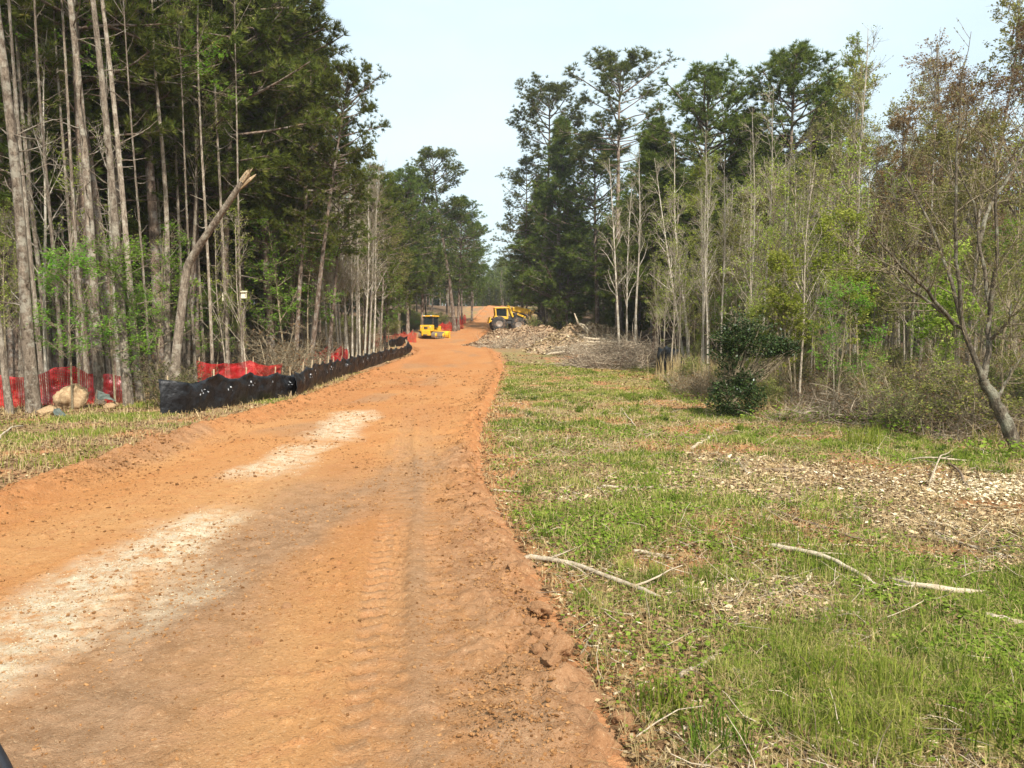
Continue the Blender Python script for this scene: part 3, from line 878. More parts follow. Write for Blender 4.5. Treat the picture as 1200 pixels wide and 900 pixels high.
def grey_leaning_tree():
    y = 12.4
    bx, by = ground_at(1192, 527)
    y = by
    base = np.array([bx, by, float(zg(bx, by)) - .08])
    root = thing('leaning_tree', 'grey lichened tree leaning left and forking low at the right edge', 'tree', tuple(base))
    lim = [([(1192, 530, 0), (1180, 498, 0), (1166, 470, 0), (1152, 445, 0)], .12, .075),
           ([(1152, 445, 0), (1140, 415, 0), (1128, 385, .1), (1118, 340, .2), (1105, 300, .4), (1088, 255, .6), (1060, 205, .8)], .05, .012),
           ([(1128, 385, .1), (1120, 310, -.2), (1120, 250, -.3), (1122, 180, -.3), (1128, 100, -.2)], .036, .010),
           ([(1152, 448, 0), (1160, 415, .2), (1160, 370, .4), (1156, 330, .5), (1147, 285, .6), (1140, 235, .6), (1120, 190, .6)], .052, .012),
           ([(1147, 285, .6), (1160, 240, .9), (1185, 205, 1.1), (1205, 160, 1.3)], .04, .012),
           ([(1160, 370, .4), (1168, 300, .1), (1168, 240, 0), (1165, 170, 0)], .04, .012),
           ([(1118, 380, 0), (1090, 345, -.4), (1050, 305, -.7), (1020, 270, -.9)], .035, .010),
           ([(1128, 385, .1), (1095, 360, .3), (1055, 330, .5), (1030, 300, .7)], .03, .008),
           ([(1166, 472, 0), (1185, 435, .4), (1205, 410, .6)], .03, .012),
           ([(1160, 400, .2), (1180, 380, 0), (1186, 355, -.1)], .03, .01)]
    g = np.random.default_rng(9)
    tr, Qs, rs = [], [], []
    for pts, r0, r1 in lim:
        p = np.array([at_depth(a, b, y + c) for a, b, c in pts]) - base
        t = np.linspace(0, len(pts) - 1, 12)
        q = np.stack([np.interp(t, range(len(pts)), p[:, k]) for k in range(3)], 1)
        q[1:-1] = (q[:-2] + 2 * q[1:-1] + q[2:]) / 4
        q[1:-1] += g.normal(0, .012, (10, 3))
        rr = np.linspace(r0, r1, 12)
        tr.append((*tube(q[None], rr[None], 9), 0, None)); Qs.append(q); rs.append(rr)
    Q = np.stack(Qs[1:]); rr = np.stack(rs[1:])
    S, D, r2, t2, b2 = spawn(Q, rr, 14, .15, 1, R(25), R(60), g)
    L = g.uniform(.4, 1.3, len(S))
    Q2 = grow(S, D, L, 6, .1, .05, g)
    r2_ = np.linspace(.011, .004, 6)[None].repeat(len(S), 0)
    c = [(*tube(Q2, r2_, 4), 0, None)]
    S3, D3, _, _, _ = spawn(Q2, r2_, 6, .15, 1, R(20), R(60), g)
    Q3 = grow(S3, D3, g.uniform(.2, .6, len(S3)), 4, .1, .03, g)
    c.append((*tube(Q3, np.linspace(.004, .002, 4)[None].repeat(len(S3), 0), 3), 0, None))
    n = 6500; b = g.integers(0, len(Q3), n); w = g.uniform(0, 1, n)[:, None]
    V, F = leaf_quads(Q3[b, 1] * (1 - w) + Q3[b, 3] * w, .035, g)
    c.append((V, F, 1, np.repeat(np.clip(g.normal(.5, .25, n), 0, 1), 4)))
    link('trunk', mesh_np('leaning_trunk', tr, [M['bark_olive']]), root)
    link('crown', mesh_np('leaning_crown', c, [M['twig'], M['leaf_olive']]), root)


grey_leaning_tree()
plant(PY[1], 11.6, 15.0, 5.2, 'pine_tree', 'small bright green pine at the right edge behind the leaning tree', 'pine', fat=1.1)


# evergreen bush of two lumps
def evergreen_bush():
    g = np.random.default_rng(15)
    bx, by = ground_at(858, 488)
    bx, by = gx(858, 18.8), 18.8
    z0 = float(zg(bx, by))
    root = thing('evergreen_bush', 'dark glossy evergreen bush in two tiers at the edge of the field', 'bush', (bx, by, z0))
    lumps = [((.10, 0, .52), (.72, .6, .50), 3600), ((.22, 0, .95), (.35, .3, .25), 700), ((.66, .05, 1.80), (.95, .55, .30), 2100), ((.05, 0, 1.95), (.50, .45, .36), 1500), ((1.25, 0, 1.70), (.40, .3, .20), 700), ((-.12, 0, 1.45), (.3, .3, .3), 600), ((.3, 0, 2.2), (.5, .35, .2), 500)]
    st, C = [], []
    for c, r, n in lumps:
        c = np.array(c); d = unit(n, g); rad = g.uniform(.25, 1, n) ** .45
        q = c + d * rad[:, None] * np.array(r) * (1 + .35 * (vnoise(d[:, 0] * 3 + c[0] * 9, d[:, 2] * 3 + d[:, 1] * 2, 5)[:, None] - .5))
        C.append(q)
        k = 26
        e = q[g.integers(0, n, k)]; s = np.repeat((c * [.4, .4, .5])[None], k, 0)
        P = np.stack([s * (1 - t) + e * t + g.normal(0, .03, e.shape) * (0 < t < 1) for t in np.linspace(0, 1, 5)], 1)
        st.append((*tube(P, np.linspace(.014, .004, 5)[None].repeat(k, 0), 4), 0, None))
    main = np.array([[0, 0, -.05], [.05, 0, .5], [.0, .02, 1.0], [.1, 0, 1.5], [.4, 0, 1.85]])
    st.append((*tube(main[None], np.array([[.04, .035, .03, .025, .012]]), 6), 0, None))
    for c, r, n in lumps:
        for _ in range(20):
            d = unit(1, g)[0]; d[2] = abs(d[2]) * .9 - .15
            p0 = np.array(c) + d * np.array(r) * .7; L_ = g.uniform(.15, .5); p1 = p0 + norm(d + [0, 0, .25]) * L_
            st.append((*tube(np.stack([p0, (p0 + p1) / 2 + g.normal(0, .02, 3), p1])[None], np.array([[.006, .005, .003]]), 3), 0, None))
            k = int(16 * L_ / .3); C.append(p0 + (p1 - p0) * g.uniform(.2, 1.05, (k, 1)) + g.normal(0, .035, (k, 3)))
    C = np.concatenate(C); C = C[C[:, 2] > .03]
    V, F = leaf_quads(C, .075, g, .5, .5)
    link('stems', mesh_np('bush_stems', st, [M['twig']]), root)
    link('foliage', mesh_np('bush_foliage', [(V, F, 0, np.repeat(np.clip(g.normal(.5, .25, len(C)), 0, 1), 4))], [M['leaf_holly']], False), root)


evergreen_bush()

# ------------------------------------------------------------------ the woods behind: individual trees, placed by rejection
taken = []


def free(x, y, d):
    for a, b in taken:
        if (a - x) ** 2 + (b - y) ** 2 < d * d: return False
    taken.append((x, y)); return True


def scatter(n, ylo, yhi, xfun, d, do, power=1.0, tries=6000):
    k = 0
    for _ in range(tries):
        if k >= n: break
        y = ylo + (yhi - ylo) * random.random() ** power
        lo, hi = xfun(y)
        if hi <= lo: continue
        x = random.uniform(lo, hi)
        if abs(x) > .72 * y + 3: continue
        if abs(x - 5.7) < 1.7 and 14 < y < 24: continue
        if abs(x - 8.2) < 1.1 and y < 14.2: continue
        if y < 50 and 372 < 600 + x / y * FPX < 452: continue
        if free(x, y, d): do(x, y); k += 1
    return k


wl = lambda y: (-.70 * y - 2, float(x_wood_l(y)) - 2.0)
wr = lambda y: (float(x_wood_r(y)) + 2.0, .70 * y + 2)
scatter(62, 25, 70, wl, 1.5, lambda x, y: plant(random.choice(PM), x, y, cap_left(x, y, random.uniform(19, 25)), 'pine_tree', 'tall dark pine crowded deep inside the woods left of the road', 'pine', 'pines inside the left woods', fat=1.1), .8)
scatter(22, 36, 75, wl, 1.4, lambda x, y: plant(random.choice(PD), x, y, cap_left(x, y, random.uniform(15, 19)), 'pine_tree', 'tall dark pine crowded deep inside the woods left of the road', 'pine', 'pines inside the left woods', fat=1.2), .8)
scatter(60, 24, 60, wl, .9, lambda x, y: plant(random.choice(HB + HG + HO[:1]), x, y, cap_left(x, y, random.uniform(11, 18)), 'hardwood_tree', 'thin bare hardwood among the pines of the left woods', 'tree', 'thin hardwoods in the left woods', fat=.9), .8)
scatter(26, 24, 55, wl, 1.2, lambda x, y: plant(random.choice(SG + HL), x, y, cap_left(x, y, random.uniform(4, 8)), 'sapling', 'leafy understorey sapling in the shade of the left woods', 'sapling', 'leafy saplings in the left woods'), .8)
scatter(64, 22, 60, wl, .7, lambda x, y: plant(random.choice(SP), x, y, cap_left(x, y, random.uniform(3.5, 8)), 'bare_sapling', 'bare twiggy sapling in the shade of the left woods', 'sapling', 'bare saplings in the left woods'), .8)
scatter(44, 33, 58, lambda y: (-.70 * y - 2, float(x_wood_l(y)) - .3), .9, lambda x, y: plant(random.choice(SB + SB + [SE]), x, y, cap_left(x, y, random.uniform(.7, 1.7)), 'shrub', 'low brown shrub on the floor of the left woods', 'shrub', 'shrubs in the left woods', fat=1.2), .9)

scatter(40, 60, 130, wr, 2.2, lambda x, y: plant(random.choice(PM + PD + PY), x, y, random.uniform(13, 18), 'pine_tree', 'pine packed in the depth of the woods right of the road', 'pine', 'pines inside the right woods', fat=1.2), 1.0)
scatter(30, 50, 88, lambda y: (max(float(x_wood_r(y)), 6) + (5 if y < 70 else 4), .36 * y), 1.8, lambda x, y: plant(random.choice(PD + PY), x, y, random.uniform(11, 15), 'pine_tree', 'pine packed in the depth of the woods right of the road', 'pine', 'pines inside the right woods', fat=1.2), 1.0)
scatter(56, 27, 70, wr, 1.0, lambda x, y: plant(random.choice(HB + HG + HO), x, y, random.uniform(7, 12.5), 'hardwood_tree', 'thin budding hardwood in the thicket right of the road', 'tree', 'thin hardwoods in the right thicket', fat=.95), 1.0)
scatter(17, 34, 70, wr, 1.2, lambda x, y: plant(random.choice(HL + HO), x, y, random.uniform(7, 12), 'hardwood_tree', 'light green leafing tree in the thicket right of the road', 'tree', 'leafing trees in the right thicket', fat=1.0), 1.0)
scatter(34, 36, 60, lambda y: (float(x_wood_r(y)) + .3, .34 * y), .5, lambda x, y: plant(random.choice(SP[1::2]), x, y, random.uniform(5, 9), 'bare_sapling', 'pale leafless sapling pole in the thicket right of the road', 'sapling', 'bare saplings in the right thicket', fat=.9), 1.1)
scatter(90, 19, 58, lambda y: (float(x_wood_r(y)) + .8, .70 * y + 1), .7, lambda x, y: plant(random.choice(SP), x, y, random.uniform(3, 7.5), 'bare_sapling', 'pale leafless sapling pole in the thicket right of the road', 'sapling', 'bare saplings in the right thicket'), 1.1)
scatter(46, 18, 52, lambda y: (float(x_wood_r(y)) + 1.0, .70 * y + 1), 1.0, lambda x, y: plant(random.choice(SY + SG[:1]), x, y, random.uniform(2.0, 5.2), 'sapling', 'yellow green leafing sapling in the thicket right of the road', 'sapling', 'leafing saplings in the right thicket'), 1.0)
scatter(90, 9.5, 50, lambda y: (float(x_wood_r(y)) + .5, .70 * y + 1), .75, lambda x, y: plant(random.choice(SH + SH + SD[:1]), x, y, random.uniform(.6, 1.5), 'shrub', 'tangled knee to chest high shrub under the right thicket', 'shrub', 'shrubs under the right thicket', fat=1.25), 1.3)

scatter(50, 11.5, 30, lambda y: (float(x_wood_r(y)) - .1, .70 * y), .6, lambda x, y: plant(random.choice(SB), x, y, random.uniform(.7, 1.5), 'bramble', 'leafless brown bramble tangled along the field edge of the right thicket', 'bramble', 'brambles along the right thicket', fat=1.25), 1.2)
scatter(44, 30, 50, lambda y: (.24 * y, .50 * y), .8, lambda x, y: plant(random.choice(HB), x, y, random.uniform(7, 12), 'hardwood_tree', 'slim white bare pole standing in the green thicket right of the road', 'tree', 'white poles in the right thicket', fat=.85), 1.0)

# far trees on both sides and beyond the crest
scatter(46, 76, 190, lambda y: (max(-.5 * y, float(x_left(y)) - 40), float(x_left(y)) - 3), 2.4, lambda x, y: plant(random.choice(PM + PD + HL[:1]), x, y, cap_left(x, y, random.uniform(13, 19)), 'pine_tree', 'distant pine left of the road before the crest', 'pine', 'distant pines on the left', fat=1.2), 1.1)
scatter(40, 95, 200, lambda y: (float(x_right(y)) + 3.5, float(x_right(y)) + 34), 2.4, lambda x, y: plant(random.choice(PM + PD + PO), x, y, random.uniform(12, 17), 'pine_tree', 'distant pine right of the road before the crest', 'pine', 'distant pines on the right', fat=1.2), 1.1)
scatter(70, 205, 290, lambda y: (-40, 60), 3.0, lambda x, y: plant(random.choice(PM + PD + PM), x, y, random.uniform(14, 19), 'pine_tree', 'faint pine beyond the crest of the road', 'pine', 'pines beyond the crest', fat=1.2))

# the wood that closes the view far behind: one mass
def far_woods(label, n, ylo, yhi, xfun, hlo, hhi, seed):
    g_ = np.random.default_rng(seed)
    C, A, TT, tr, LL = [], [], [], [], []
    for i in range(n):
        y = g_.uniform(ylo, yhi); lo, hi = xfun(y)
        x = g_.uniform(lo, hi); h = g_.uniform(hlo, hhi); h = cap_left(x, y, h) if x < x_left(y) else h; z = float(zg(x, y)) - .2
        t = np.linspace(0, 1, 5); P = np.stack([x + .3 * g_.normal(0, 1, 5) * t, y + .2 * t, z + h * t], 1)
        tr.append((*tube(P[None], (.17 * (1 - .8 * t))[None], 5), 0, None))
        cb = g_.uniform(0, .25); m = 260
        s = g_.uniform(0, 1, m); rad = h * .17 * (.45 + .8 * s) * (1 - s ** 3) * g_.uniform(.15, 1, m) ** .6 + .2
        a = g_.uniform(0, 6.28, m)
        C.append(np.stack([x + rad * np.cos(a), y + rad * np.sin(a), z + h * (cb + (1 - cb) * s)], 1))
        A.append(np.stack([np.cos(a), np.sin(a), .5 + 0 * a], 1)); TT.append(np.clip(g_.normal(.4, .12) + g_.normal(0, .15, m), 0, 1))
    C, A, TT = map(np.concatenate, (C, A, TT))
    V, F = needles(C, norm(A), 9, .62, .13, g_, .9)
    link('far_woods', mesh_np('far_woods', tr + [(V, F, 1, np.repeat(TT, 27))], [M['bark_pine'], M['needle']], False), kind='stuff', label=label)


far_woods('solid mass of pines deep behind the left woods', 130, 62, 150, lambda y: (-.68 * y - 4, float(x_left(y)) - 9), 14, 21, 61)
far_woods('solid mass of pines deep behind the right woods', 120, 72, 160, lambda y: (float(x_right(y)) + 9, .68 * y + 4), 11, 15, 62)
far_woods('solid mass of pines closing the view beyond the crest', 240, 212, 330, lambda y: (-.3 * y, .36 * y), 10, 16, 63)

far_woods('low dark thicket closing the view at the crest of the road', 150, 206, 250, lambda y: (-.26 * y, .30 * y), 3, 7, 64)
scatter(36, 80, 125, lambda y: (float(x_wood_l(y)) - 12, float(x_wood_l(y)) - .5), 1.3, lambda x, y: plant(random.choice(SH + SD), x, y, random.uniform(1.2, 2.6), 'shrub', 'distant low shrub under the pines left of the bulldozer and far road', 'shrub', 'distant shrubs on the left', fat=1.5), 1.0)
scatter(30, 80, 150, lambda y: (float(x_right(y)) + 5, float(x_right(y)) + 26), 1.6, lambda x, y: plant(random.choice(SH + SD), x, y, random.uniform(1.2, 2.8), 'shrub', 'distant low shrub under the pines right of the far road', 'shrub', 'distant shrubs on the right', fat=1.5), 1.0)

# ------------------------------------------------------------------ stuff on the ground
def blades(X, Y, h, w, g, tint, lean=.5, mat='grass', z=None):
    n = len(X)
    if z is None: z = zg(X, Y)
    B = np.stack([X, Y, z - .01], 1)
    az = g.uniform(0, 6.28, n); d = np.stack([np.cos(az), np.sin(az), np.zeros(n)], 1)
    la = np.abs(g.normal(0, lean, n))
    az2 = g.uniform(0, 6.28, n); s = np.stack([np.cos(az2), np.sin(az2), np.zeros(n)], 1) * (w / 2)[:, None]
    mid = B + d * (h * .25 * la)[:, None] + np.array([0, 0, 1]) * (h * .6)[:, None]
    tip = B + d * (h * .9 * la)[:, None] + np.array([0, 0, 1]) * (h * np.clip(1.05 - .3 * la, .35, 1))[:, None]
    V = np.stack([B - s, B + s, mid + s * .7, mid - s * .7, tip], 1).reshape(-1, 3)
    o = np.arange(n)[:, None] * 5
    return (V, np.concatenate([o + [0, 1, 2, 3]]), 0, np.repeat(tint, 5)), (o + [3, 2, 4])


def blade_chunk(*a, **k):
    (V, F4, mi, t), F3 = blades(*a, **k)
    return [(V, F4, mi, t)], (V, F3, mi, t)


def grass_mesh(name, sets, mat, extra=()):
    """sets of (V, F4, tint, F3) -> one mesh sharing vertices"""
    ch = []
    for (V, F4, mi, t), F3 in sets:
        # quads and the tip triangle share vertices: split the triangle into its own copy
        ch.append((V, F4, 0, t))
        Vt = V[F3.ravel()]; ch.append((Vt, np.arange(len(Vt)).reshape(-1, 3), 0, t[F3.ravel()]))
    return mesh_np(name, ch + list(extra), [M[mat]])


def sample(n, ylo, yhi, dens, g, xlo=None, xhi=None):
    """points in view with density falling with distance; dens(x, y) in 0..1"""
    out_x, out_y, got = [], [], 0
    for _ in range(40):
        m = n * 2
        y = ylo * (yhi / ylo) ** g.uniform(0, 1, m)
        x = g.uniform(-.85, .85, m) * y + g.uniform(-2, 2.5, m)
        if xlo is not None: x = g.uniform(0, 1, m) * (np.minimum(.88 * y + 2.5, xhi(y)) - xlo(y)) + xlo(y)
        k = g.uniform(0, 1, m) < dens(x, y)
        out_x.append(x[k]); out_y.append(y[k]); got += k.sum()
        if got >= n: break
    return np.concatenate(out_x)[:n], np.concatenate(out_y)[:n]


g = np.random.default_rng(77)
field_lo = lambda y: x_right(y) + .12
field_hi = lambda y: x_wood_r(y) + .6
clump = lambda x, y: green_mask(x, y) * (.22 + .78 * sstep(.40, .62, fbm(x * 3.2, y * 3.2, 3, 111)))
X, Y = sample(265000, 2.2, 48, clump, g, field_lo, field_hi)
pt = fbm(X * 1.3, Y * 1.3, 3, 91)
hh = (.025 + .075 * sstep(.45, .80, pt)) * g.uniform(.5, 1.4, len(X)) * (1 + .010 * Y)
dry = sstep(.42, .66, fbm(X * .5 + 9, Y * .5, 3, 93) + .006 * (Y - 10))
tint = np.clip(g.normal(.36, .24, len(X)) + .32 * dry - .1 * sstep(.5, .7, pt), 0, 1)
s1 = blades(X, Y, hh, np.maximum(.004, Y * .0011) * g.uniform(.7, 1.4, len(X)), g, tint, .9)
tx, ty = sample(570, 2.3, 26, lambda x, y: green_mask(x, y) ** 2, g, field_lo, field_hi)
kk = g.integers(25, 80, len(tx)); rr_ = g.uniform(.03, .10, len(tx))
TX = np.repeat(tx, kk) + g.normal(0, 1, kk.sum()) * np.repeat(rr_, kk); TY = np.repeat(ty, kk) + g.normal(0, 1, kk.sum()) * np.repeat(rr_, kk)
s1b = blades(TX, TY, np.repeat(g.uniform(.07, .2, len(tx)), kk) * g.uniform(.4, 1.1, len(TX)), np.maximum(.005, TY * .0011), g, np.clip(np.repeat(g.normal(.38, .16, len(tx)), kk) + g.normal(0, .1, len(TX)), 0, 1), .75)
bank_d = lambda x, y: green_mask(x, y) * (x < x_left(y) - .3)
X, Y = sample(24000, 8, 40, bank_d, g, lambda y: x_wood_l(y) - 1, lambda y: x_left(y) - .25)
tint = np.clip(g.normal(.45, .22, len(X)), 0, 1)
s2 = blades(X, Y, (.03 + .11 * fbm(X, Y, 2, 95) ** 2) * g.uniform(.5, 1.4, len(X)), np.maximum(.005, Y * .0011), g, tint, .5)
link('grass', grass_mesh('grass', [s1, s1b, s2], 'grass'), kind='stuff', label='short patchy spring grass over the field and the roadside bank')

# dead straw blades lying and standing through the field and the thicket edge
thick = lambda x, y: np.clip(.40 * (x > x_right(y) + .1) * (x < x_wood_r(y)) + .9 * sstep(-.8, .8, x - x_wood_r(y)) * sstep(.35, .6, fbm(x * .6, y * .6, 3, 97)), 0, 1)
X, Y = sample(75000, 2.2, 45, thick, g, field_lo, lambda y: .85 * y + 3)
inw = sstep(-.5, 1, X - x_wood_r(Y))
s3 = blades(X, Y, (.06 + .10 * g.uniform(0, 1, len(X)) + .5 * inw * g.uniform(0, 1, len(X)) ** 2), np.maximum(.003, Y * .0008), g, np.clip(g.normal(.5, .25, len(X)), 0, 1), 1.7)
X, Y = sample(14000, 9, 40, lambda x, y: .5 * (x < x_left(y) - .2), g, lambda y: x_wood_l(y) - 3, lambda y: x_left(y) - .15)
s3b = blades(X, Y, .05 + .2 * g.uniform(0, 1, len(X)) ** 2, np.maximum(.003, Y * .0008), g, np.clip(g.normal(.5, .25, len(X)), 0, 1), 1.1)
# pale broom-sedge stands in the thicket
bx_, by_ = [], []
for px, y in ((1060, 27), (1012, 29), (1050, 26), (985, 30), (905, 26), (845, 30), (795, 33), (1085, 30), (1040, 33), (1130, 28), (960, 34)):
    n = 260
    bx_.append(gx(px, y) + g.normal(0, .45, n)); by_.append(y + g.normal(0, .5, n))
bx_, by_ = np.concatenate(bx_), np.concatenate(by_)
s4 = blades(bx_, by_, g.uniform(.5, 1.35, len(bx_)), np.full(len(bx_), .022), g, np.clip(g.normal(.7, .2, len(bx_)), 0, 1), .18)
link('dry_grass', grass_mesh('dry_grass', [s3, s3b, s4], 'straw'), kind='stuff', label='dead straw coloured grass through the field and thicket')


def ground_quads(X, Y, size, g, tint, lift=.012, flat=.5, asp=.6, z=None):
    n = len(X)
    if z is None: z = zg(X, Y)
    C = np.stack([X, Y, z + lift * g.uniform(.3, 1.6, n)], 1)
    a = g.uniform(0, 6.28, n); t = np.stack([np.cos(a), np.sin(a), g.normal(0, flat * .5, n)], 1)
    u = np.stack([-np.sin(a), np.cos(a), g.normal(0, flat, n)], 1)
    s = (size * g.uniform(.5, 1.5, n))[:, None]
    t, u = norm(t) * s * .5, norm(u) * s * asp * .5
    V = np.stack([C - t, C + u, C + t, C - u], 1).reshape(-1, 3)
    return V, np.arange(4 * n).reshape(n, 4), 0, np.repeat(tint, 4)


# clover and broad weeds
X, Y = sample(112000, 2.1, 16, lambda x, y: green_mask(x, y) * (.15 + .85 * sstep(.40, .6, fbm(x * 1.1, y * 1.1, 3, 101))), g, field_lo, field_hi)
w1 = ground_quads(X, Y, .022 + .0012 * Y, g, np.clip(g.normal(.5, .22, len(X)), 0, 1), .03, .5, .8)
X, Y = sample(26000, 11, 45, lambda x, y: sstep(-1.5, .5, x - x_wood_r(y)) * sstep(.40, .6, fbm(x * .7, y * .7, 3, 103)), g, field_lo, lambda y: .85 * y + 3)
w2 = ground_quads(X, Y, .06 + 0 * X, g, np.clip(g.normal(.45, .25, len(X)), 0, 1), .16, .6, .7)
link('ground_weeds', mesh_np('ground_weeds', [w1, w2], [M['weed']], False), kind='stuff', label='low clover and broad leaved weeds between the grass')

# leaf litter
lit = lambda x, y: np.clip(.42 * (x > x_right(y) + .1) * (x < x_wood_r(y)) + .8 * (x > x_wood_r(y)) + .8 * (x < x_wood_l(y) + 1) + .7 * (x < x_left(y) - .2), 0, 1)
X, Y = sample(118000, 2.1, 60, lit, g)
l1 = ground_quads(X, Y, .03 + .0022 * Y, g, np.clip(g.normal(.45, .25, len(X)), 0, 1), .02, .5, .6)
link('leaf_litter', mesh_np('leaf_litter', [l1], [M['litter']], False), kind='stuff', label='brown fallen leaves and bark flakes on the ground')

# wood chips of the mulch patch
X, Y = sample(27000, 3.5, 16, lambda x, y: mulch_mask(x, y) ** 1.2, g, field_lo, lambda y: x_wood_r(y) + 1)
c1 = ground_quads(X, Y, (.022 + .0015 * Y) * (1 + 2.2 * g.uniform(0, 1, len(X)) ** 4), g, np.clip(g.normal(.43, .27, len(X)), 0, 1), .02, .5, .35)
X, Y = sample(12000, 2.2, 20, lambda x, y: .5 * (x > x_right(y) + .1) + 0 * y, g, field_lo, field_hi)
c2 = ground_quads(X, Y, .03 + 0 * X, g, np.clip(g.normal(.6, .27, len(X)), 0, 1), .015, .4, .3)
X = g.normal(5.75, .55, 2600); Y = g.normal(8.7, .5, 2600)
X3, Y3 = sample(22000, 2.2, 30, lambda x, y: sstep(.45, .6, fbm(x * .8 + 3, y * .8, 4, 113)) * (x > x_right(y) + .1), g, field_lo, field_hi)
c4 = ground_quads(X3, Y3, .035 + .001 * Y3, g, np.clip(g.normal(.35, .3, len(X3)), 0, 1), .03, .5, .16)
c3 = ground_quads(X, Y, .05 + 0 * X, g, np.clip(g.normal(.95, .15, len(X)), 0, 1), .03, .5, .45)
link('wood_chips', mesh_np('wood_chips', [c1, c2, c3, c4], [M['chips']], False), kind='stuff', label='shredded wood chips strewn over the cleared patch of the field')


X, Y = sample(4900, 2.3, 26, lambda x, y: (x > x_right(y) + .15) * (.25 + .75 * np.maximum(mulch_mask(x, y), sstep(.5, .62, fbm(x * .8 + 3, y * .8, 4, 113)))), g, field_lo, field_hi)
D_ = unit(len(X), g); D_[:, 2] = np.abs(D_[:, 2]) * .22
Q_ = grow(np.stack([X, Y, zg(X, Y) + .012], 1), D_, g.uniform(.05, .34, len(X)), 4, .18, -.02, g)
rq = (g.uniform(.0012, .0042, len(X)) + .00008 * Y)[:, None] * np.linspace(1, .5, 4)
hq_ = np.arange(len(X)) % 3
link('dead_twigs', mesh_np('dead_twigs', [(*tube(Q_[hq_ == i], rq[hq_ == i], 4), i, None) for i in range(3)], [M['deadwood'], M['deadwood_dark'], M['deadwood_pale']]), kind='stuff', label='broken dead twigs littering the cleared field')

# dirt crumbs: octahedral lumps, rounded by many sizes
def lumps(X, Y, s, g, tint, z):
    n = len(X)
    p_ = (1 + 5 ** .5) / 2
    d = norm(np.array([[-1, p_, 0], [1, p_, 0], [-1, -p_, 0], [1, -p_, 0], [0, -1, p_], [0, 1, p_], [0, -1, -p_], [0, 1, -p_], [p_, 0, -1], [p_, 0, 1], [-p_, 0, -1], [-p_, 0, 1]]))
    V = d[None] * s[:, None, None] * g.uniform(.5, 1.3, (n, 12, 1)) * g.uniform(.6, 1.2, (n, 1, 3)) * np.array([1, 1, .7])
    a = g.uniform(0, 6.28, n); c_, s_ = np.cos(a)[:, None], np.sin(a)[:, None]
    V = np.stack([V[..., 0] * c_ - V[..., 1] * s_, V[..., 0] * s_ + V[..., 1] * c_, V[..., 2]], -1) + np.stack([X, Y, z + s * .15], 1)[:, None]
    f = np.array([[0, 11, 5], [0, 5, 1], [0, 1, 7], [0, 7, 10], [0, 10, 11], [1, 5, 9], [5, 11, 4], [11, 10, 2], [10, 7, 6], [7, 1, 8], [3, 9, 4], [3, 4, 2], [3, 2, 6], [3, 6, 8], [3, 8, 9], [4, 9, 5], [2, 4, 11], [6, 2, 10], [8, 6, 7], [9, 8, 1]])
    F = (np.arange(n)[:, None, None] * 12 + f[None]).reshape(-1, 3)
    return V.reshape(-1, 3), F, 0, np.repeat(tint, 12)


def road_d(x, y):
    el = x - x_left(y); er = x_right(y) - x
    i = (el > -.1) & (er > -.35)
    edge = .55 * np.maximum(sstep(.9, 0, er), .8 * sstep(1.2, .2, el))
    return i * np.clip(.22 * sstep(.45, .6, fbm(x * 1.2, y * .6, 3, 105)) + edge + .06, 0, 1)


X, Y = sample(46000, 2.3, 40, road_d, g)
sz = (.0012 + .0005 * Y) * (1 + 3.6 * g.uniform(0, 1, len(X)) ** 7)
p1 = lumps(X, Y, sz, g, np.clip(g.normal(.42, .18, len(X)), 0, .66), z_any(X, Y))
X, Y = sample(5000, 2.5, 20, lambda x, y: gravel_mask(x, y), g, lambda y: x_left(y), lambda y: x_left(y) * 0 - 1.5)
p2 = lumps(X, Y, .003 + .0005 * Y + 0 * X, g, np.clip(g.normal(.85, .12, len(X)), 0, 1), z_any(X, Y))
link('dirt_crumbs', mesh_np('dirt_crumbs', [p1, p2], [M['crumbs']], False), kind='stuff', label='loose clay crumbs and small stones over the road')


# ------------------------------------------------------------------ clay clods and rocks
def clod_material(name, a, b, c):
    k = NT(name); o = k.obj()
    n = k.noise(7, 6, .65, o); n2 = k.noise(30, 4, .7, o)
    return k.surf(k.mix(k.math('MULTIPLY', k.rng(n2, .5, .68), .6), k.mix(k.rng(n, .35, .65), a, b), c), .95, k.math('ADD', n, n2), .8, .02, .05)


M['clod'] = clod_material('clay_clod', (.34, .165, .075), (.48, .28, .15), (.20, .09, .04))
M['boulder'] = clod_material('tan_stone', (.27, .17, .09), (.47, .34, .20), (.14, .08, .045))


def rock_mesh(seed, mat, amp=.35, sub=4):
    bm = bmesh.new(); bmesh.ops.create_icosphere(bm, subdivisions=sub, radius=1)
    V = np.array([v.co[:] for v in bm.verts])
    g_ = np.random.default_rng(seed)
    for _ in range(9):                                           # flat broken faces
        d = unit(1, g_)[0]; k = g_.uniform(.55, .9)
        s = V @ d; V = V - np.outer(np.maximum(s - k, 0) * .9, d)
    n = fbm(V[:, 0] * 2 + seed + V[:, 2], V[:, 1] * 2 + V[:, 2] * 1.3, 4, seed) - .5
    n2 = fbm(V[:, 0] * 7 + V[:, 2] * 3, V[:, 1] * 7 + V[:, 2] * 4 + seed, 3, seed + 5) - .5
    n3 = fbm(V[:, 0] * 17 + V[:, 2] * 9, V[:, 1] * 17 + V[:, 2] * 11 + seed, 2, seed + 9) - .5
    V = V * (1 + amp * n + .30 * n2 + .14 * n3)[:, None] * g_.uniform(.75, 1.1, 3)
    for v, c in zip(bm.verts, V): v.co = c
    me = bpy.data.meshes.new('rock'); bm.to_mesh(me); bm.free()
    me.materials.append(M[mat])
    for p in me.polygons: p.use_smooth = True
    return me


clods = [rock_mesh(500 + i, 'clod', .5, sub=4) for i in range(5)]


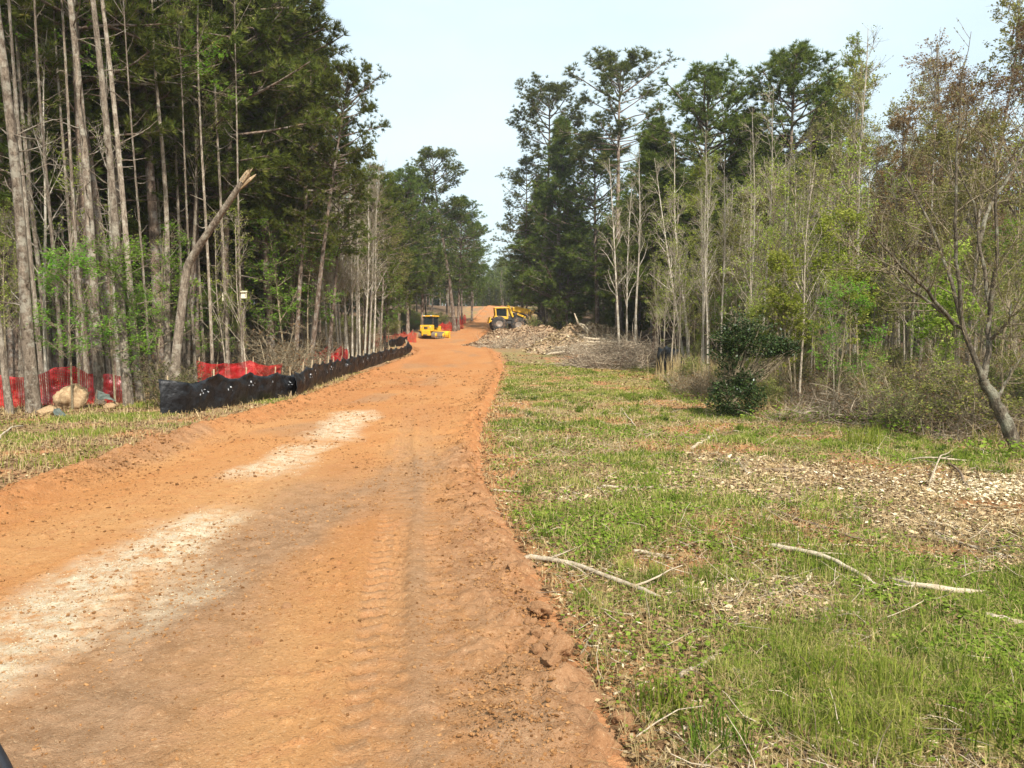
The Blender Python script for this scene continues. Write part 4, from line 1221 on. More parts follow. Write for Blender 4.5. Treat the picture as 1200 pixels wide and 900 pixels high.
def put_rock(px, py, rad_px, label, me, name='clay_clod', cat='clod', group=None, xy=None, sq=.75, sink=.0):
    x, y = xy if xy else ground_at(px, py)
    r = rad_px / FPX * y
    o = link(name, me, label=label, cat=cat, group=group)
    o.location = (x, y, float(z_any(x, y)) + r * sq * (1 - sink) * .5)
    o.rotation_euler = (random.uniform(-.3, .3), random.uniform(-.3, .3), random.uniform(0, 6.28))
    o.scale = (r, r, r * sq)
    return o


put_rock(729, 852, 17, 'solitary clay lump lying on the grass beside the strap leaved tuft', clods[0])
put_rock(657, 775, 15, 'upright pointed clay clod on the road edge, biggest near the lone lump', clods[1], sq=1.0)
put_rock(634, 725, 15, 'broad flat clay clod at the foot of the berm above the pointed one', clods[2], sq=.6)
put_rock(646, 798, 15, 'squat clay clod just below the upright pointed one', clods[3])
put_rock(631, 783, 10, 'small clay clod left of the upright pointed one', clods[4])
put_rock(655, 745, 9, 'small clay clod between the broad flat one and the pointed one', clods[0])
put_rock(684, 773, 7, 'little clay clod right of the upright pointed one', clods[2])
put_rock(576, 585, 10, 'rounded clay clod high on the road edge by the narrow stick', clods[1], sq=.9)
k = 0
for py in np.linspace(470, 790, 34):
    px_, _ = 0, 0
    x0, y0 = ground_at(600, py)
    xx = float(x_right(y0)) + random.uniform(-.25, .18)
    put_rock(0, 0, 1, 'fist sized clay clod in the loose row along the grass edge of the road', clods[k % 5], group='clods along the road edge', xy=(xx, y0))
    o = bpy.context.scene.objects[-1]
    r = random.uniform(.02, .05); o.scale = (r * 1.2, r, r * .8); o.location.z = float(z_any(xx, y0)) + r * .2
    k += 1
put_rock(599, 0, 1, 'dark clay nugget alone on the middle of the road', clods[3], xy=ground_at(302, 757)).scale = (.045, .035, .025)
put_rock(599, 0, 1, 'dark clay nugget farther up the road than the lone middle one', clods[1], xy=ground_at(336, 716)).scale = (.04, .03, .025)

boulder = rock_mesh(530, 'boulder', .5)
put_rock(90, 470, 28, 'tan boulder against the red netting beneath the mottled trunk', boulder, 'boulder', 'rock', xy=(gx(88, 20.8), 20.8), sq=.75)
put_rock(128, 468, 9, 'small tan rock right of the boulder by the red netting', rock_mesh(531, 'boulder', .4), 'boulder', 'rock', xy=(gx(130, 20.9), 20.9))
put_rock(55, 480, 11, 'grey tan rock below the boulder, at the foot of the stout trunk', rock_mesh(533, 'boulder', .4), 'boulder', 'rock', xy=(gx(56, 19.2), 19.2))


# ------------------------------------------------------------------ fallen branches
def branch(pts, r0, r1, label, mat='deadwood', twigs=0, group=None, name='fallen_branch', lift=.0, ground=True, seed=0):
    g_ = np.random.default_rng(abs(seed + int(pts[0][0])))
    if ground:
        w = np.array([(*ground_at(a, b), 0) for a, b in pts])
    else:
        w = np.array([(gx(a, y), y, 0) for a, y in pts])
    t = np.linspace(0, len(w) - 1, 14)
    q = np.stack([np.interp(t, range(len(w)), w[:, k]) for k in range(3)], 1)
    q[1:-1] = (q[:-2] + q[1:-1] * 2 + q[2:]) / 4
    q[:, :2] += g_.normal(0, r0 * .35, (14, 2))
    rr = np.interp(t, [0, t[-1]], [r0, r1]) * g_.uniform(.88, 1.12, 14)
    q[:, 2] = z_any(q[:, 0], q[:, 1]) + rr * .6 + lift * np.sin(np.linspace(0, np.pi, 14)) + .004
    base = q[0].copy()
    ch = [(*tube((q - base)[None], rr[None], 8), 0, None)]
    # closed sawn ends
    for e, i in ((0, 1), (13, 12)):
        d = norm(q[e] - q[i]); qq = np.stack([q[e], q[e] + d * .002, q[e] + d * .004])
        ch.append((*tube((qq - base)[None], np.array([[rr[e], rr[e] * .6, 0.0005]]), 8), 0, None))
    if twigs:
        S, D, _, _, _ = spawn((q - base)[None], rr[None], twigs, .2, 1, R(20), R(60), g_, .3)
        L = g_.uniform(.1, .35, twigs) * np.linalg.norm(q[-1] - q[0])
        D[:, 2] = np.abs(D[:, 2]) * .6
        Q = grow(S, D, L, 5, .1, -.03, g_)
        ch.append((*tube(Q, np.linspace(r0 * .45, r0 * .15, 5)[None].repeat(twigs, 0), 5), 0, None))
    o = link(name, mesh_np(name, ch, [M[mat]]), label=label, cat='branch', group=group)
    o.location = base
    return o


branch([(706, 571), (760, 573), (845, 572)], .018, .012, 'long straight weathered stick lying across the wood chips', 'deadwood')
branch([(903, 642), (945, 655), (1000, 677), (1030, 690)], .022, .016, 'long whitish branch curving down through the grass', 'deadwood_pale', 1, lift=.05)
branch([(1156, 699), (1100, 700), (1072, 696), (1040, 680)], .024, .012, 'bent pale branch whose end meets the long whitish one', 'deadwood_pale', 2, lift=.05)
branch([(743, 648), (765, 651), (790, 657)], .020, .012, 'short grey stick above the rotten strip in the grass', 'deadwood', 0)
branch([(612, 655), (660, 664), (720, 685), (785, 706)], .024, .014, 'rotten grey branch strip slanting from the road edge into the grass', 'deadwood', 3, lift=.03)
branch([(799, 796), (836, 776)], .019, .017, 'short pale log piece in the near grass', 'deadwood')
branch([(861, 790), (884, 808)], .022, .014, 'splintered pale wood chunk right of the short log', 'deadwood', 2)
branch([(1002, 816), (1040, 841)], .014, .010, 'thin grey stick low in the near grass at right', 'deadwood')
branch([(1156, 727), (1202, 738)], .030, .026, 'thick pale branch end entering at the right edge', 'deadwood', 1)
branch([(803, 515), (855, 519)], .030, .022, 'dark log at the top of the wood chip patch', 'deadwood_dark', 2)
branch([(812, 527), (835, 512)], .03, .022, 'pale stub resting against the dark log', 'deadwood_pale')
branch([(842, 541), (890, 553), (960, 552)], .028, .016, 'dark branch stretched over the middle of the chip patch', 'deadwood_dark', 4)
branch([(863, 538), (876, 556)], .022, .018, 'brown stub crossing the dark branch on the chip patch', 'deadwood')
branch([(772, 438), (786, 455), (800, 466)], .03, .02, 'leaning grey stick below the black cloth scrap', 'deadwood', 0, lift=.1)
branch([(1110, 545), (1125, 560), (1136, 576)], .018, .014, 'dark stick slanting down in the heap beside the leaning tree', 'deadwood_dark', 1, lift=.05)
branch([(1088, 572), (1102, 545), (1122, 524)], .012, .006, 'pale stick crossing over the dark slanting stick', 'deadwood', 1, lift=.12)
branch([(1060, 541), (1100, 545), (1140, 540)], .014, .008, 'thin pale stick lying flat behind the crossed sticks', 'deadwood_pale', 2, lift=.08)
branch([(-4, 519), (12, 508), (27, 500)], .02, .012, 'bare white stick on the left bank at the picture edge', 'deadwood_pale', 0, lift=.1)
branch([(681, 560), (695, 568), (710, 580)], .012, .008, 'small pale twig left of the long straight stick', 'deadwood_pale', 3)
branch([(575, 575), (600, 577), (622, 577)], .012, .01, 'narrow stick at the grass edge near the rounded clod', 'deadwood')
branch([(905, 600), (990, 628), (1060, 650)], .02, .01, 'dark rotted branch below the chip patch', 'deadwood_dark', 4)
branch([(965, 718), (990, 722), (1022, 722)], .022, .014, 'broad tan bark slab in the grass', 'deadwood')
branch([(720, 815), (760, 800)], .008, .005, 'thin pale twig beside the strap leaved tuft', 'deadwood_pale', 1)
branch([(765, 745), (790, 738), (812, 742)], .012, .008, 'dark twig on the small bare patch', 'deadwood_dark', 5)
branch([(700, 735), (680, 770), (676, 790)], .008, .006, 'dead weed stalk fallen along the road edge', 'deadwood', 4)
branch([(900, 760), (925, 790), (945, 800)], .010, .006, 'brown crooked twig in the near weeds', 'deadwood_dark', 3)
branch([(1080, 620), (1130, 640), (1190, 655)], .014, .01, 'thin branch on the grass right of the dark rotted one', 'deadwood', 3)
branch([(668, 432), (676, 424), (690, 415)], .05, .04, 'rust brown log butt sticking out of the brush heap', 'splinter', 0, lift=.1)
branch([(1000, 560), (1035, 566), (1060, 575)], .016, .010, 'short brown stick at the edge of the chip patch by the thicket', 'deadwood_dark', 2)
branch([(745, 500), (735, 492), (728, 478)], .014, .01, 'small pale stick standing out of the mid field grass', 'deadwood_pale', 1, lift=.05)
k = 0
gg = np.random.default_rng(5)
for _ in range(500):
    if k >= 90: break
    y = 3 * 6.5 ** gg.random(); x = gg.uniform(float(x_right(y)) + .4, min(float(x_wood_r(y)), .66 * y))
    if mulch_mask(x, y) < .25 and gg.random() > .3: continue
    L = gg.uniform(.15, .7); a = gg.uniform(0, 6.28); px = lambda q, w: 600 + q / w * FPX
    p0 = (600 + x / y * FPX, y); p1 = (600 + (x + L * np.cos(a)) / (y + L * np.sin(a)) * FPX, y + L * np.sin(a))
    branch([p0, p1], gg.uniform(.004, .012), .004, 'loose twig scattered over the chip patch and field', ['deadwood', 'deadwood_dark', 'deadwood_pale'][k % 3], k % 3, 'loose twigs in the field', 'twig_piece', ground=False, seed=k)
    k += 1


# ------------------------------------------------------------------ grass tufts near the camera
def tuft(px, py, label, n=70, h=.30, r=.07, tint=.25, w=.008, lean=.7):
    x, y = ground_at(px, py); g_ = np.random.default_rng(int(px + py))
    X = np.clip(g_.normal(0, r, n), -1.3 * r, 1.3 * r); Y = np.clip(g_.normal(0, r, n), -1.3 * r, 1.3 * r)
    s = blades(X, Y, h * g_.uniform(.5, 1.1, n), np.full(n, w), g_, np.clip(g_.normal(tint, .12, n), 0, 1), lean, z=np.zeros(n))
    a_ = np.linspace(0, 2 * np.pi, 13)[:-1]
    ring = np.stack([np.cos(a_) * r * 1.5, np.sin(a_) * r * 1.5, np.full(12, -.02)], 1)
    dome = np.concatenate([ring, ring * [.5, .5, 0] + [0, 0, .022], [[0, 0, .03]]])
    i_ = np.arange(12); j_ = (i_ + 1) % 12
    s = (s, [(dome, np.stack([i_, j_, j_ + 12, i_ + 12], 1), 0, np.full(25, .74)), (dome, np.stack([i_ + 12, j_ + 12, i_ * 0 + 24], 1), 0, np.full(25, .74))])
    o = link('grass_tuft', grass_mesh('grass_tuft', [s[0]], 'grass', s[1] if r < .25 else ()), label=label, cat='grass tuft', kind='stuff' if r > .25 else None)
    o.location = (x, y, float(zg(x, y)))


tuft(772, 838, 'strap leaved dark green tuft beside the solitary clay lump', 80, .24, .07, .22, .010, .9)
tuft(838, 880, 'blue green tuft at the bottom edge right of the clay lump', 80, .26, .09, .2, .009, .9)
tuft(993, 800, 'tallest bright tuft in the middle of the near grass', 130, .24, .16, .36, .006)
tuft(1060, 820, 'loose tuft right of the tallest bright one', 80, .2, .12, .4, .006)
tuft(985, 870, 'grassy tuft on the bottom edge below the tallest bright one', 130, .24, .14, .3, .007)
tuft(1040, 878, 'straw mixed tuft on the bottom edge near the right corner', 90, .22, .12, .5, .007)
tuft(1172, 872, 'dark tuft in the bottom right corner', 110, .24, .12, .2, .008, .9)
tuft(1165, 815, 'green tuft at the right edge above the corner one', 90, .22, .12, .3, .007)
tuft(962, 592, 'light green tuft below the chip patch', 120, .24, .18, .5, .008)
tuft(1012, 522, 'vivid green tuft in front of the thicket', 190, .42, .2, .45, .010, .4)
tuft(1158, 525, 'vivid green tuft at the base of the leaning tree', 110, .34, .16, .45, .010, .4)
tuft(880, 840, 'thin tuft among clover in the near grass', 60, .16, .1, .4, .006)
tuft(700, 720, 'dry stalky tuft on the road edge by the clods', 40, .22, .05, .85, .004, .5)
tuft(845, 560, 'green tuft at the left end of the chip patch', 80, .2, .18, .3, .007)
tuft(110, 510, 'bright grass clump on the left bank below the boulder', 160, .26, .4, .42, .014, .5)
tuft(162, 462, 'small green sprout clump left of the black fence end', 40, .3, .12, .4, .014, .5)
tuft(60, 545, 'low grass clump on the left bank beside the road', 150, .2, .35, .38, .010, .6)


# ------------------------------------------------------------------ mulch mound and brush heap
def chips_on(f, n, cx, cy, rx, ry, size, seed):
    g_ = np.random.default_rng(seed)
    a = g_.uniform(0, 6.28, n); r = np.sqrt(g_.uniform(0, 1, n))
    X = cx + rx * r * np.cos(a); Y = cy + ry * r * np.sin(a)
    return ground_quads(X, Y, size + 0 * X, g_, np.clip(g_.normal(.32, .24, n), 0, 1), .06, 1.0, .35, z=f(X, Y))


def mound(name, label, cx, cy, rx, ry, h, seed, n):
    def f(X, Y):
        d = np.sqrt(((X - cx) / rx) ** 2 + ((Y - cy) / ry) ** 2)
        nz = fbm(X * .6 + seed, Y * .6, 4, seed)
        return zg(X, Y) - .15 + (h + .15) * sstep(1.05, .12, d + .45 * (nz - .5)) * (.72 + .56 * fbm(X * 1.1, Y * 1.1, 4, seed + 3))
    u = np.linspace(-1.15, 1.15, 90)
    UX, UY = np.meshgrid(cx + u * rx, cy + u * ry)
    Z = f(UX, UY)
    nn = 90; ii = (np.arange(nn - 1)[:, None] * nn + np.arange(nn - 1)[None]).ravel()
    root = thing(name, label, 'mound', (cx, cy, float(zg(cx, cy))))
    base = np.array(root.location)
    k = NT(name + '_dirt'); o = k.obj()
    c = k.mix(k.rng(k.noise(.9, 5, .6, o), .42, .6), (.25, .155, .085), (.30, .22, .145))
    c = k.mix(k.rng(k.noise(9, 5, .7, o), .4, .62), c, (.38, .28, .18))
    m = k.surf(c, .95, k.noise(6, 5, .7, o), .9, .12, .05)
    link('heap', mesh_np(name + '_heap', [(np.stack([UX.ravel(), UY.ravel(), Z.ravel()], 1) - base, np.stack([ii, ii + 1, ii + nn + 1, ii + nn], 1), 0, None)], [m]), root)
    V, F, mi, t = chips_on(f, n, cx, cy, rx * .97, ry * .97, .26, seed)
    link('chips', mesh_np(name + '_chips', [(V - base, F, 0, t)], [M['chips']], False), root, kind='stuff')
    return f


f1 = mound('chip_mound', 'long low mound of clay and wood chips in front of the yellow skidder', 1.6, 71, 6.5, 5, 1.6, 5, 6500)
f2 = mound('chip_mound', 'taller chip mound with branches poking out, right of the long low one', 6.4, 63, 5.8, 4.5, 2.0, 8, 6500)


def brush_heap(name, label, cx, cy, rx, ry, h, n, seed, mats=('deadwood', 'deadwood_dark', 'deadwood_pale')):
    g_ = np.random.default_rng(seed)
    ch = []
    sl = 1.8 if cy > 30 else .8
    z0 = float(zg(cx, cy))
    for i in range(3):
        m = n // 3
        a = g_.uniform(0, 6.28, m); r = np.sqrt(g_.uniform(0, 1, m))
        x, y = rx * r * np.cos(a), ry * r * np.sin(a)
        z = h * (1 - r ** 1.6) * g_.uniform(0, 1, m)
        z = z + zg(cx + x, cy + y) - z0
        D = unit(m, g_); D[:, 2] = np.abs(D[:, 2]) * .55
        Q = grow(np.stack([x, y, z], 1), D, sl * g_.uniform(.3, 1.0, m), 5, .16, -.03, g_)
        Q[..., 2] = np.maximum(Q[..., 2], -.1)
        rr = sl * g_.uniform(.003, .011, m)[:, None] * np.linspace(1, .4, 5)
        ch.append((*tube(Q, rr, 4), i, None))
    o = link(name, mesh_np(name, ch, [M[k] for k in mats]), kind='stuff', label=label, cat='brush heap')
    o.location = (cx, cy, z0)


brush_heap('brush_heap', 'grey heap of tangled dead branches on the chip mound', 6.9, 58.8, 4.4, 2.0, 1.3, 900, 3, ('deadwood', 'deadwood', 'deadwood_pale'))
brush_heap('brush_heap', 'grey sticks and split wood strewn over the long low chip mound', 2.2, 67.2, 5.6, 2.3, 1.1, 1000, 13, ('deadwood', 'deadwood_pale', 'deadwood_dark'))
g8 = np.random.default_rng(88)
for k in range(16):
    x = g8.uniform(3.2, 10.2); y = g8.uniform(57.5, 60.5); L = g8.uniform(1.2, 2.8); a = g8.normal(0, .5)
    d = np.array([np.cos(a) * (1 if g8.random() > .4 else -1), -abs(np.sin(a)) * .5, g8.uniform(-.5, .35)]) * L
    q = np.stack([np.zeros(3), d * .35 + g8.normal(0, .05, 3), d * .7 + g8.normal(0, .06, 3), d])
    o = link('log_piece', mesh_np('log_piece', [(*tube(q[None], np.array([[.12, .11, .1, .06]]) * g8.uniform(.7, 1.3), 7), 0, None)], [M[['deadwood_pale', 'deadwood', 'deadwood_pale'][k % 3]]]), label='grey broken log jutting from the branch heap on the chip mound', cat='log', group='broken logs in the branch heap')
    o.location = (x, y, float(zg(x, y)) + g8.uniform(.25, 1.3) * (1 - abs(x - 6.6) / 5))
brush_heap('brush_heap', 'dark brown heap of fine brush beside the black cloth scrap', 6.3, 44, 3.4, 2.0, 1.6, 1700, 4, ('deadwood_dark', 'deadwood', 'deadwood'))
brush_heap('brush_heap', 'low tangle of brush under the thicket near the leaning tree', 9.3, 13.8, 1.9, 1.5, .6, 700, 6, ('deadwood_dark', 'deadwood', 'deadwood_dark'))
brush_heap('brush_heap', 'low tangle of dead stems at the thicket edge by the evergreen bush', 7.6, 17.0, 1.9, 1.4, .7, 700, 7, ('deadwood_dark', 'deadwood', 'deadwood'))
branch([(686, 390), (678, 378), (673, 367)], .07, .03, 'pale forked limb poking up from the taller chip mound', 'deadwood_pale', 0, lift=.0)
o = bpy.context.scene.objects[-1]
bpy.data.objects.remove(o)
p = np.array([at_depth(a, b, 61.5) for a, b in ((690, 392), (682, 383), (677, 378), (673, 367))]); b0 = p[0].copy()
p2 = np.array([at_depth(a, b, 61.5) for a, b in ((677, 379), (684, 381), (690, 388), (702, 396))])
o = link('fallen_branch', mesh_np('fallen_branch', [(*tube((p - b0)[None], np.array([[.12, .1, .1, .04]]), 7), 0, None), (*tube((p2 - b0)[None], np.array([[.09, .09, .1, .12]]), 7), 0, None)], [M['deadwood_pale']]),
         label='pale forked limb poking up from the taller chip mound', cat='branch'); o.location = b0


# ------------------------------------------------------------------ fences
def cloth_mat():
    k = NT('black_silt_cloth'); o = k.obj()
    w = k.noise(3.5, 5, .6, k.vscale(o, (1, 1, 2)))
    c = k.mix(k.rng(w, .4, .7), (.005, .005, .006), (.020, .021, .024))
    c = k.mix(k.math('MULTIPLY', k.rng(k.noise(1.4, 6, .65, o), .62, .74), .12), c, (.12, .075, .045))
    return k.surf(c, .42, k.noise(9, 5, .6, o), .6, .05, .3)


M['cloth'] = cloth_mat()
k = NT('pale_print'); M['print'] = k.surf((.5, .52, .54), .7)
k = NT('stake_wood'); M['stake'] = k.surf(k.mix(k.rng(k.noise(20, 4, .6, k.vscale(k.obj(), (1, 1, .2))), .35, .65), (.30, .22, .13), (.55, .43, .28)), .9)
k = NT('red_plastic_net'); M['net'] = k.leaf(k.mix(k.rng(k.noise(2, 3, .5, k.obj()), .35, .65), (.48, .012, .016), (.72, .03, .03)), .35, .04)
k = NT('grey_green_cloth'); M['scrap'] = k.surf(k.mix(k.rng(k.noise(4, 5, .6, k.obj()), .35, .65), (.04, .05, .042), (.13, .15, .13)), .6, k.noise(8, 4, .6, k.obj()), .5, .04)


def resample(pts, step):
    p = np.array(pts, float); d = np.concatenate([[0], np.cumsum(np.linalg.norm(np.diff(p[:, :2], axis=0), axis=1))])
    n = max(int(d[-1] / step), 4); s = np.linspace(0, d[-1], n + 1)
    return np.stack([np.interp(s, d, p[:, k]) for k in range(p.shape[1])], 1), s


def silt_fence(label, pts, seed, stake_gap=1.9, sag=.10, marks=True, mat='cloth'):
    """pts: (x, y, fabric height, lean)"""
    g_ = np.random.default_rng(seed)
    q, s = resample(pts, .09)
    n, mv = len(q), 11
    T = np.gradient(q[:, :2], axis=0); T /= np.linalg.norm(T, axis=1, keepdims=True); Nn = np.stack([T[:, 1], -T[:, 0]], 1)
    z0 = zg(q[:, 0], q[:, 1])
    v = np.linspace(0, 1, mv)
    bay = np.abs(np.sin(np.pi * s / stake_gap))
    H = q[:, 2] * (1 - .16 * bay * g_.uniform(.7, 1.3)) + .06 * (fbm(s * 1.6, s * 0, 3, seed) - .5)
    Z = z0[:, None] - .05 + (H + .05)[:, None] * v[None]
    wr_ = (fbm(s[:, None] * 2.2 + v[None] * 1.5, v[None] * 3 + s[:, None] * .4, 4, seed + 2) - .5) * .20 + (fbm(s[:, None] * 7 - v[None] * 5, v[None] * 5 + s[:, None], 3, seed + 3) - .5) * .13
    bul = (sag * bay[:, None] * np.sin(np.pi * np.clip(v, 0, 1))[None] + wr_ * (.35 + .65 * v[None]) + q[:, 3:4] * v[None] ** 1.3 + .05)
    base = np.array([q[0, 0], q[0, 1], z0[0]])
    PX = q[:, 0:1] + Nn[:, 0:1] * bul; PY_ = q[:, 1:2] + Nn[:, 1:2] * bul
    V = np.stack([PX, PY_, Z], -1) - base
    ii = (np.arange(n - 1)[:, None] * mv + np.arange(mv - 1)[None]).ravel()
    F = np.stack([ii, ii + mv, ii + mv + 1, ii + 1], 1)
    root = thing('silt_fence', label, 'fence', tuple(base))
    fab = link('fabric', mesh_np('silt_fabric', [(V.reshape(-1, 3), F, 0, None)], [M[mat]]), root)
    md = fab.modifiers.new('thickness', 'SOLIDIFY'); md.thickness = .006; md.offset = 0
    k = 0
    for d in np.arange(.25, s[-1], stake_gap):
        i = int(np.searchsorted(s, d)); i = min(i, n - 2)
        c = V[i, 5] - np.array([Nn[i, 0], Nn[i, 1], 0]) * .26
        b = np.array([c[0], c[1], z0[i] - base[2] - .2]); tp = b + [g_.normal(0, .03) + Nn[i, 0] * q[i, 3], g_.normal(0, .03) + Nn[i, 1] * q[i, 3], .2 + q[i, 2] + g_.uniform(.03, .16)]
        link('stake', mesh_np('stake', [(*tube(np.stack([b, (b + tp) / 2, tp])[None], np.array([[.024, .024, .02]]), 4), 0, None)], [M['stake']], False), root)
    if marks:
        mk = []
        for d in np.arange(1.0, s[-1] - .5, 1.35):
            i = min(int(np.searchsorted(s, d)), n - 6)
            for j in range(g_.integers(3, 6)):
                a = i + j; r = 6 + (j % 2)
                if a + 1 >= n: continue
                o3 = np.array([Nn[a, 0], Nn[a, 1], 0]) * .012
                A, B = V[a, r] + o3, V[a + 1, r] + o3; Cc = V[a + 1, r + 1] + o3; Dd = V[a, r + 1] + o3
                w_, h_ = .2 + .5 * g_.random(), .15 + .55 * g_.random()
                qd = np.stack([A, A + (B - A) * w_, A + (B - A) * w_ + (Dd - A) * h_, A + (Dd - A) * h_])
                mk.append((qd, np.array([[0, 1, 2, 3]]), 0, None))
                if g_.random() > .3:
                    qd = np.stack([A, A + (B - A) * .7, A + (B - A) * .7 + (Dd - A) * .12, A + (Dd - A) * .12]) + o3 * .2
                    mk.append((qd, np.array([[0, 1, 2, 3]]), 0, None))
        link('print_marks', mesh_np('print_marks', mk, [M['print']], False), root, kind='stuff')
    return root


P_ = lambda px, y, h, l=0.0: (gx(px, y), y, h, l)
silt_fence('long black silt fence panel nearest the camera, beside the left road edge', [P_(187, 18.9, 0.89, -.05), P_(213, 19.3, 0.92, 0), P_(250, 20.6, 0.95, .05), P_(290, 22.6, 0.93, .08), P_(343, 25.9, 0.84, .10)], 21)
silt_fence('black silt fence panel climbing along the road behind the nearest one', [P_(345, 25.2, 0.86, .02), P_(370, 30, 0.96, .1), P_(396, 36, 0.96, .1), P_(424, 42, 0.91, .12), P_(448, 48, 0.86, .15), P_(470, 55, 0.74, .2)], 22)
silt_fence('crumpled end of the black silt fence before the bulldozer', [P_(466, 55, .7, .3), P_(474, 58, .9, .2), P_(479, 60, .9, -.1), P_(480, 63, .8, -.2)], 23, 1.2, .2, False)
silt_fence('far black cloth strip below the far red netting', [P_(446, 66, .5, .1), P_(458, 68, .7, .1), P_(468, 70, .9, .1), P_(476, 72, .8, .1)], 24, 2.0, .1, False)
# scraps of cloth
silt_fence('black cloth scrap slumped beside the dark brush heap', [P_(770, 40.5, 1.3, -.1), P_(778, 38.8, 1.5, -.3), P_(786, 38, 1.2, -.6), P_(797, 37.6, .5, -.7)], 25, 1.2, .1, False)


def scrap(label, pix, y, mat='scrap', seed=1):
    g_ = np.random.default_rng(seed)
    P = np.array([at_depth(a, b, y + dy) for a, b, dy in pix])       # quad corners: base 2, top 2
    u = np.linspace(0, 1, 16); A = P[0][None] * (1 - u[:, None]) + P[1][None] * u[:, None]; B = P[3][None] * (1 - u[:, None]) + P[2][None] * u[:, None]
    v = np.linspace(0, 1, 12)
    V = A[:, None] * (1 - v[None, :, None]) + B[:, None] * v[None, :, None]
    V[..., 1] += .16 * (fbm(u[:, None] * 3 + seed, v[None] * 3, 3, seed) - .5); V[..., 2] += .12 * (fbm(u[:, None] * 4, v[None] * 4 + seed, 3, seed + 1) - .5)
    V[..., 2] = np.maximum(V[..., 2], zg(V[..., 0], V[..., 1]) + .01)
    b = V[0, 0].copy(); n, m = 16, 12
    ii = (np.arange(n - 1)[:, None] * m + np.arange(m - 1)[None]).ravel()
    o = link('cloth_scrap', mesh_np('cloth_scrap', [(V.reshape(-1, 3) - b, np.stack([ii, ii + m, ii + m + 1, ii + 1], 1), 0, None)], [M[mat]]), label=label, cat='cloth')
    o.location = b; md = o.modifiers.new('thickness', 'SOLIDIFY'); md.thickness = .006


scrap('grey green cloth scrap slumped on the left bank below the boulder', [(68, 497, -.2), (90, 496, -.2), (72, 480, .3), (62, 479, .3)], 18.4, seed=2)
scrap('grey cloth scrap draped at the foot of the mottled trunk', [(115, 467, 0), (136, 470, -.2), (128, 462, .3), (112, 455, .4)], 20.9, seed=3)
scrap('small dark cloth scrap flat on the left bank', [(106, 495, 0), (126, 494, 0), (124, 489, .4), (110, 490, .4)], 18.6, seed=4)


def red_net(label, pts, seed, gap=2.3, cell=.05):
    g_ = np.random.default_rng(seed)
    q, s = resample(pts, cell)
    n = len(q); H = q[:, 2]; mv = int(H.max() / cell)
    z0 = zg(q[:, 0], q[:, 1]); base = np.array([q[0, 0], q[0, 1], z0[0]])
    T = np.gradient(q[:, :2], axis=0); T /= np.linalg.norm(T, axis=1, keepdims=True); Nn = np.stack([T[:, 1], -T[:, 0]], 1)
    bay = np.abs(np.sin(np.pi * s / gap)) ** .8
    top = H * (1 - .22 * bay) + .10 * (fbm(s * .9, s * 0, 3, seed) - .5)
    v = np.linspace(.02, 1, mv)
    bul = .25 * (fbm(s[:, None] * .9, v[None] * 2, 3, seed + 1) - .5) + .12 * (fbm(s[:, None] * 3, v[None] * 4 + s[:, None], 3, seed + 2) - .5)
    V = np.stack([q[:, 0:1] + Nn[:, 0:1] * bul, q[:, 1:2] + Nn[:, 1:2] * bul, z0[:, None] + top[:, None] * v[None]], -1) - base
    ch = []
    # vertical and horizontal plastic strands, woven into one net
    w = .37
    dV = np.gradient(V, axis=0) * w / 2; dH = np.gradient(V, axis=1) * w / 2
    def strips(A, B):
        # A, B: (lines, pts, 3)
        L, K = A.shape[:2]
        VV = np.stack([A, B], 2).reshape(-1, 3)
        b = np.arange(L)[:, None] * K * 2 + np.arange(K - 1)[None] * 2
        b = b.ravel(); return VV, np.stack([b, b + 1, b + 3, b + 2], 1), 0, None
    off_ = np.stack([Nn[:, 0], Nn[:, 1], 0 * s], 1)[:, None] * .004
    ch.append(strips(V - dV, V + dV))
    Vh = (V + off_).transpose(1, 0, 2); dh = dH.transpose(1, 0, 2) * 1.3
    ch.append(strips(Vh - dh, Vh + dh))
    root = thing('safety_netting', label, 'fence', tuple(base))
    link('netting', mesh_np('red_netting', ch, [M['net']], False), root)
    for d in np.arange(.1, s[-1], gap):
        i = min(int(np.searchsorted(s, d)), n - 1)
        b = V[i, 0] * [1, 1, 0] + [0, 0, z0[i] - base[2] - .15]; b = b - np.array([Nn[i, 0], Nn[i, 1], 0]) * .03
        tp = b + [g_.normal(0, .04), g_.normal(0, .04), H[i] + .3]
        link('post', mesh_np('net_post', [(*tube(np.stack([b, (b + tp) / 2, tp])[None], np.array([[.02, .02, .018]]), 5), 0, None)], [M['stake']]), root)


red_net('red plastic netting sagging behind the boulder at the far left', [P_(-25, 21.0, 1.05), P_(40, 21.6, 1.1), P_(65, 21.8, 1.25), P_(105, 22.4, 1.0), P_(128, 22.4, 1.15), P_(152, 22.6, .95)], 31)
red_net('torn red netting behind the first black fence panel', [P_(232, 28, 1.0), P_(262, 29, 1.2), P_(300, 30, 1.0), P_(330, 31.5, 1.0)], 32)
red_net('red netting glimpsed left of the bare stem clump', [P_(348, 36, 1.25), P_(372, 39, 1.4), P_(408, 44, 1.3)], 33)
red_net('bright red netting panel right of the bare stem clump', [P_(414, 60, 1.15), P_(424, 60.5, 1.1), P_(432, 61, 1.15)], 34, 1.2)
red_net('long red netting rising toward the bulldozer', [P_(437, 66, 1.0), P_(455, 69, 1.1), P_(470, 72, 1.3), P_(488, 76, 1.2)], 35)
red_net('far red netting between the bulldozer and the leaning pine', [P_(510, 92, 1.3), P_(525, 96, 1.4), P_(543, 105, 1.6)], 36)
red_net('last scrap of red netting left of the far road', [P_(536, 112, 1.6), P_(546, 120, 1.5)], 37)

